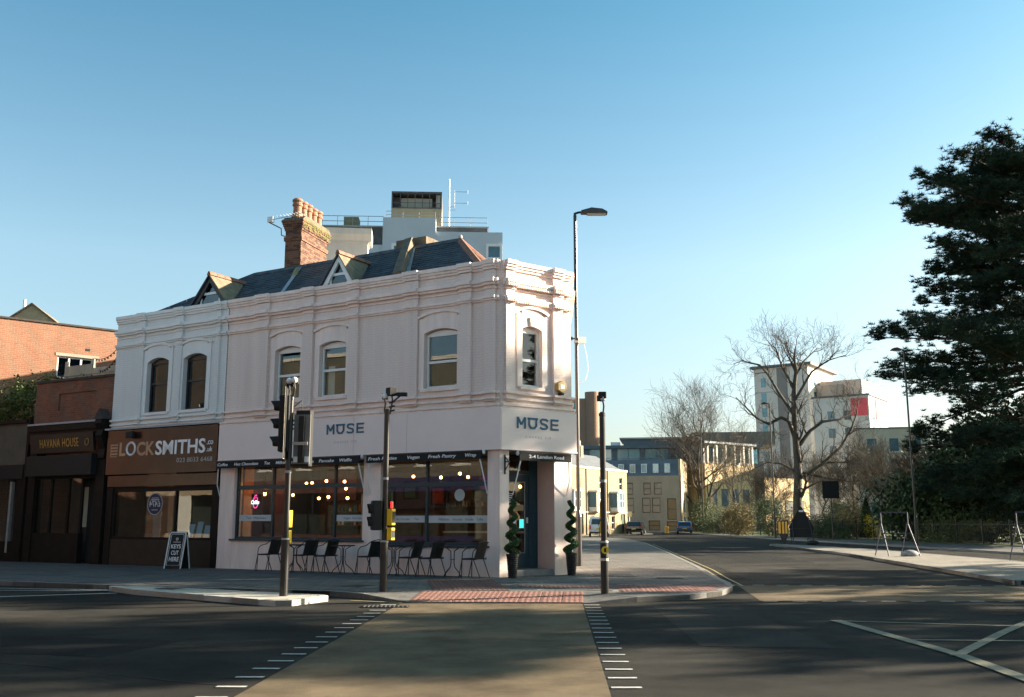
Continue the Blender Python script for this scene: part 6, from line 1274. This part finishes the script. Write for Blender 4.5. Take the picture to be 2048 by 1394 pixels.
# the pine at the right edge
def make_pine(seed=9):
    rs = np.random.default_rng(seed); t = empty('pine_tree'); H = 26.6; a = MB(); a.tube([(0, 0, 0), (.1, 0, 6), (-.1, .1, 12), (.1, 0, 18), (0, 0, 23), (0, 0, H)], [.55, .5, .42, .3, .18, .04], 10)
    zl = [3.4, 5.0, 6.6, 7.9, 10.9, 11.9, 12.9, 14.1, 15.1, 16.2, 17.9, 18.9, 20.4, 21.3, 22.6, 23.6, 24.8, 26.0]; ln = [7.5, 9.0, 9.6, 10.3, 11.2, 12.6, 11.8, 12.6, 11.4, 9.6, 7.8, 8.8, 7.4, 9.2, 10.6, 9.4, 7.8, 4.6]
    tips = []
    for z, L in zip(zl, ln):
        nb = 9; o = rs.uniform(0, 6.28)
        for k in range(nb):
            az = (math.pi + rs.uniform(-.15, .15), math.pi + .5, math.pi - .5)[k] if k < 3 else o + 2 * math.pi * k / nb + rs.uniform(-.25, .25); l = L * (rs.uniform(.72, 1.0) if k else rs.uniform(.94, 1.0)); d = Vector((math.cos(az), math.sin(az), -.03 + .008 * (z - 12) + rs.uniform(-.05, .05)))
            p = Vector((0, 0, z + rs.uniform(-.3, .3))); pts = [p]; n = 7
            for i in range(n): d = (d + Vector(rs.normal(size=3)) * .09 + Vector((0, 0, .03 if i > 3 else -.01))).normalized(); pts.append(pts[-1] + d * l / n)
            a.tube(pts, [.13 * (1 - .85 * i / n) * (l / 10) ** .5 + .01 for i in range(n + 1)], 5, caps=False)
            for i in range(2, n + 1):
                q = pts[i]; m_ = 10 if i > 2 else 4
                for j in range(m_):
                    sd = Vector((-d.y, d.x, 0)) * rs.choice((-1, 1)); tw = (d * rs.uniform(.1, .9) + sd * rs.uniform(.2, 1) + Vector((0, 0, rs.uniform(-.05, .45)))).normalized(); tl = rs.uniform(.6, 2.0) * (1.1 - .06 * i); e = q + tw * tl
                    if rs.uniform() < .5: a.tube([q, q.lerp(e, .5) - Vector((0, 0, .05)), e], [.03, .02, .01], 3, caps=False)
                    for u in (.4, .7, .85, 1.0): tips.append(q.lerp(e, u) + Vector(rs.normal(size=3)) * .17)
    a.build('trunk', bark_d, t, recalc=False, smooth=True)
    T = np.array([tuple(x) for x in tips]); n = len(T); K = 20
    dirs = rs.normal(size=(n, K, 3)); dirs[:, :, 2] = np.abs(dirs[:, :, 2]) * .8 - .15; dirs /= np.linalg.norm(dirs, axis=2)[:, :, None]; ln_ = rs.uniform(.18, .42, (n, K, 1))
    sd = np.cross(dirs, rs.normal(size=(n, K, 3))); sd /= np.linalg.norm(sd, axis=2)[:, :, None]; B = T[:, None, :] + dirs * .02
    v = np.stack([B - sd * .026, B + sd * .026, B + dirs * ln_], 2).reshape(-1, 3); me = np_mesh('needles', v, np.arange(len(v)).reshape(-1, 3)); me.materials.append(needle); obj('needles', me, needle, t); return t
pine = make_pine(); px_ = at(2160, 1064, 62); pine.location = (px_.x, px_.y, PH); pine.scale = (.95, .95, .94); tag(pine, 'tall dark layered pine tree at the park edge', 'tree')
c = copy_tree(pine); q = at(2300, 1064, 80); c.location = (q.x, q.y, PH); c.scale = (.85, .85, .9); c.rotation_euler = (0, 0, .9); tag(c, 'second dark pine standing farther back behind the layered pine', 'tree')
# trees of the same park beyond the edge of the picture (they shade the junction)
for i, (x, y, sx, sz, rz, lab) in enumerate(((33, 32.6, .45, .62, 1.0, 'narrow pine in the park level with the corner door'), (31, 21.7, .45, .62, 2.2, 'narrow pine in the park opposite the crossing'), (33, 9, .5, .66, .5, 'pine in the park level with the box marking'), (41, 1, .5, .72, 2.9, 'pine in the park behind the camera'))):
    c = copy_tree(pine); c.location = (x, y, PH); c.scale = (sx, sx, sz); c.rotation_euler = (0, 0, rz); tag(c, lab, 'tree')
# ------------------------------------------------------------------ shops across the road, behind the camera
def opp_building(s0, W, H, wm, fm, lab, seed):
    rs = np.random.default_rng(seed); p = AP(s0, 24.6); t = empty('opposite_shop', (p.x, p.y, PH), R(150)); tag(t, lab, 'building', 'shops across the road')
    hol = []; n = max(1, int(W / 2.6))
    for z in (4.6, 7.6)[: 1 if H < 9 else 2]:
        for k in range(n): x = W * (k + .5) / n; hol.append((x - .55, x + .55, z, z + 1.7))
    wall_holes(0, W - .02, 3.9, H, hol).build('wall', wm, t)
    for h_ in hol: sash(t, h_[0], h_[1], h_[2], h_[3], .12, upvc, glass_dark); bx('sill', stone_w, t, h_[0] - .1, h_[1] + .1, -.06, .1, h_[2] - .1, h_[2])
    bx('coping', stone_w, t, 0, W - .02, -.1, .4, H, H + .2); bx('fascia_board', fm, t, .1, W - .1, -.15, .3, 3.1, 3.9)
    for x in (0, W - .42): bx('pier', wm, t, x, x + .4, -.02, .3, 0, 3.9)
    bx('stall_riser', fm, t, .4, W - 1.6, 0, .2, 0, .6); sw = bx('shop_window', glass_dark, t, .4, W - 1.6, .08, .1, .6, 3.1); bx('mullion', dark_frame, sw, W / 2 - .8, W / 2 - .72, .03, .08, .6, 3.1)
    bx('door', dark_frame, t, W - 1.55, W - .45, .3, .36, 0, 2.6); bx('inner_wall', cream_m, t, .1, W - .1, 2.4, 2.5, 0, H); bx('roof', far_slate, t, 0, W - .02, .3, 8, H - .3, H - .2); bx('display', stone_w, t, .8, W * .4, 1.2, 1.4, .6, 2.4)
    if H > 13:
        for x in (1.2, 4.6, 7.4, 10.4): bx('reflection_panel', stone_w, t, x, x + (1.1 if x < 5 else .7), -.12, -.02, .3, 3.6)  # unseen white panels, added to give pale reflections in the locksmith glass
ob = mat('cream_painted_front', (.62, .55, .42), .7, .06, 1.2)
brick_dk = brick_mat('dark_brown_brick', (.10, .08, .062), (.075, .06, .048), (.10, .09, .08), dirt=.3)
brick_ol = brick_mat('olive_grey_brick', (.19, .17, .13), (.15, .135, .105), (.17, .155, .13), dirt=.3)
for i, (s0, W, H, wm, fm) in enumerate(((-10, 9, 11.5, brick_dk, mat('blue_fascia', (.03, .09, .22), .4, .1, 2)), (-1, 8, 10.4, brick_red, mat('orange_fascia', (.5, .16, .04), .4, .1, 2)), (7, 9, 11.8, brick_dk, mat('purple_fascia', (.14, .05, .2), .4, .1, 2)), (16, 8, 10.7, brick_ol, mat('indigo_fascia', (.03, .03, .08), .4, .1, 2)), (24, 10, 11.5, brick_ol, mat('brown_fascia', (.1, .05, .04), .4, .1, 2)), (34, 14, 14.0, brick_dk, mat('tan_fascia', (.4, .3, .2), .4, .1, 2)))):
    opp_building(s0, W, H, wm, fm, ['dark brick shop with blue fascia across the road behind the camera', 'red brick shop with orange fascia across the road', 'dark brick shop with purple fascia across the road', 'olive grey brick shop with indigo fascia across the road', 'olive grey brick shop with brown fascia across the road', 'tall dark brick shop with tan fascia across the road'][i], 60 + i)
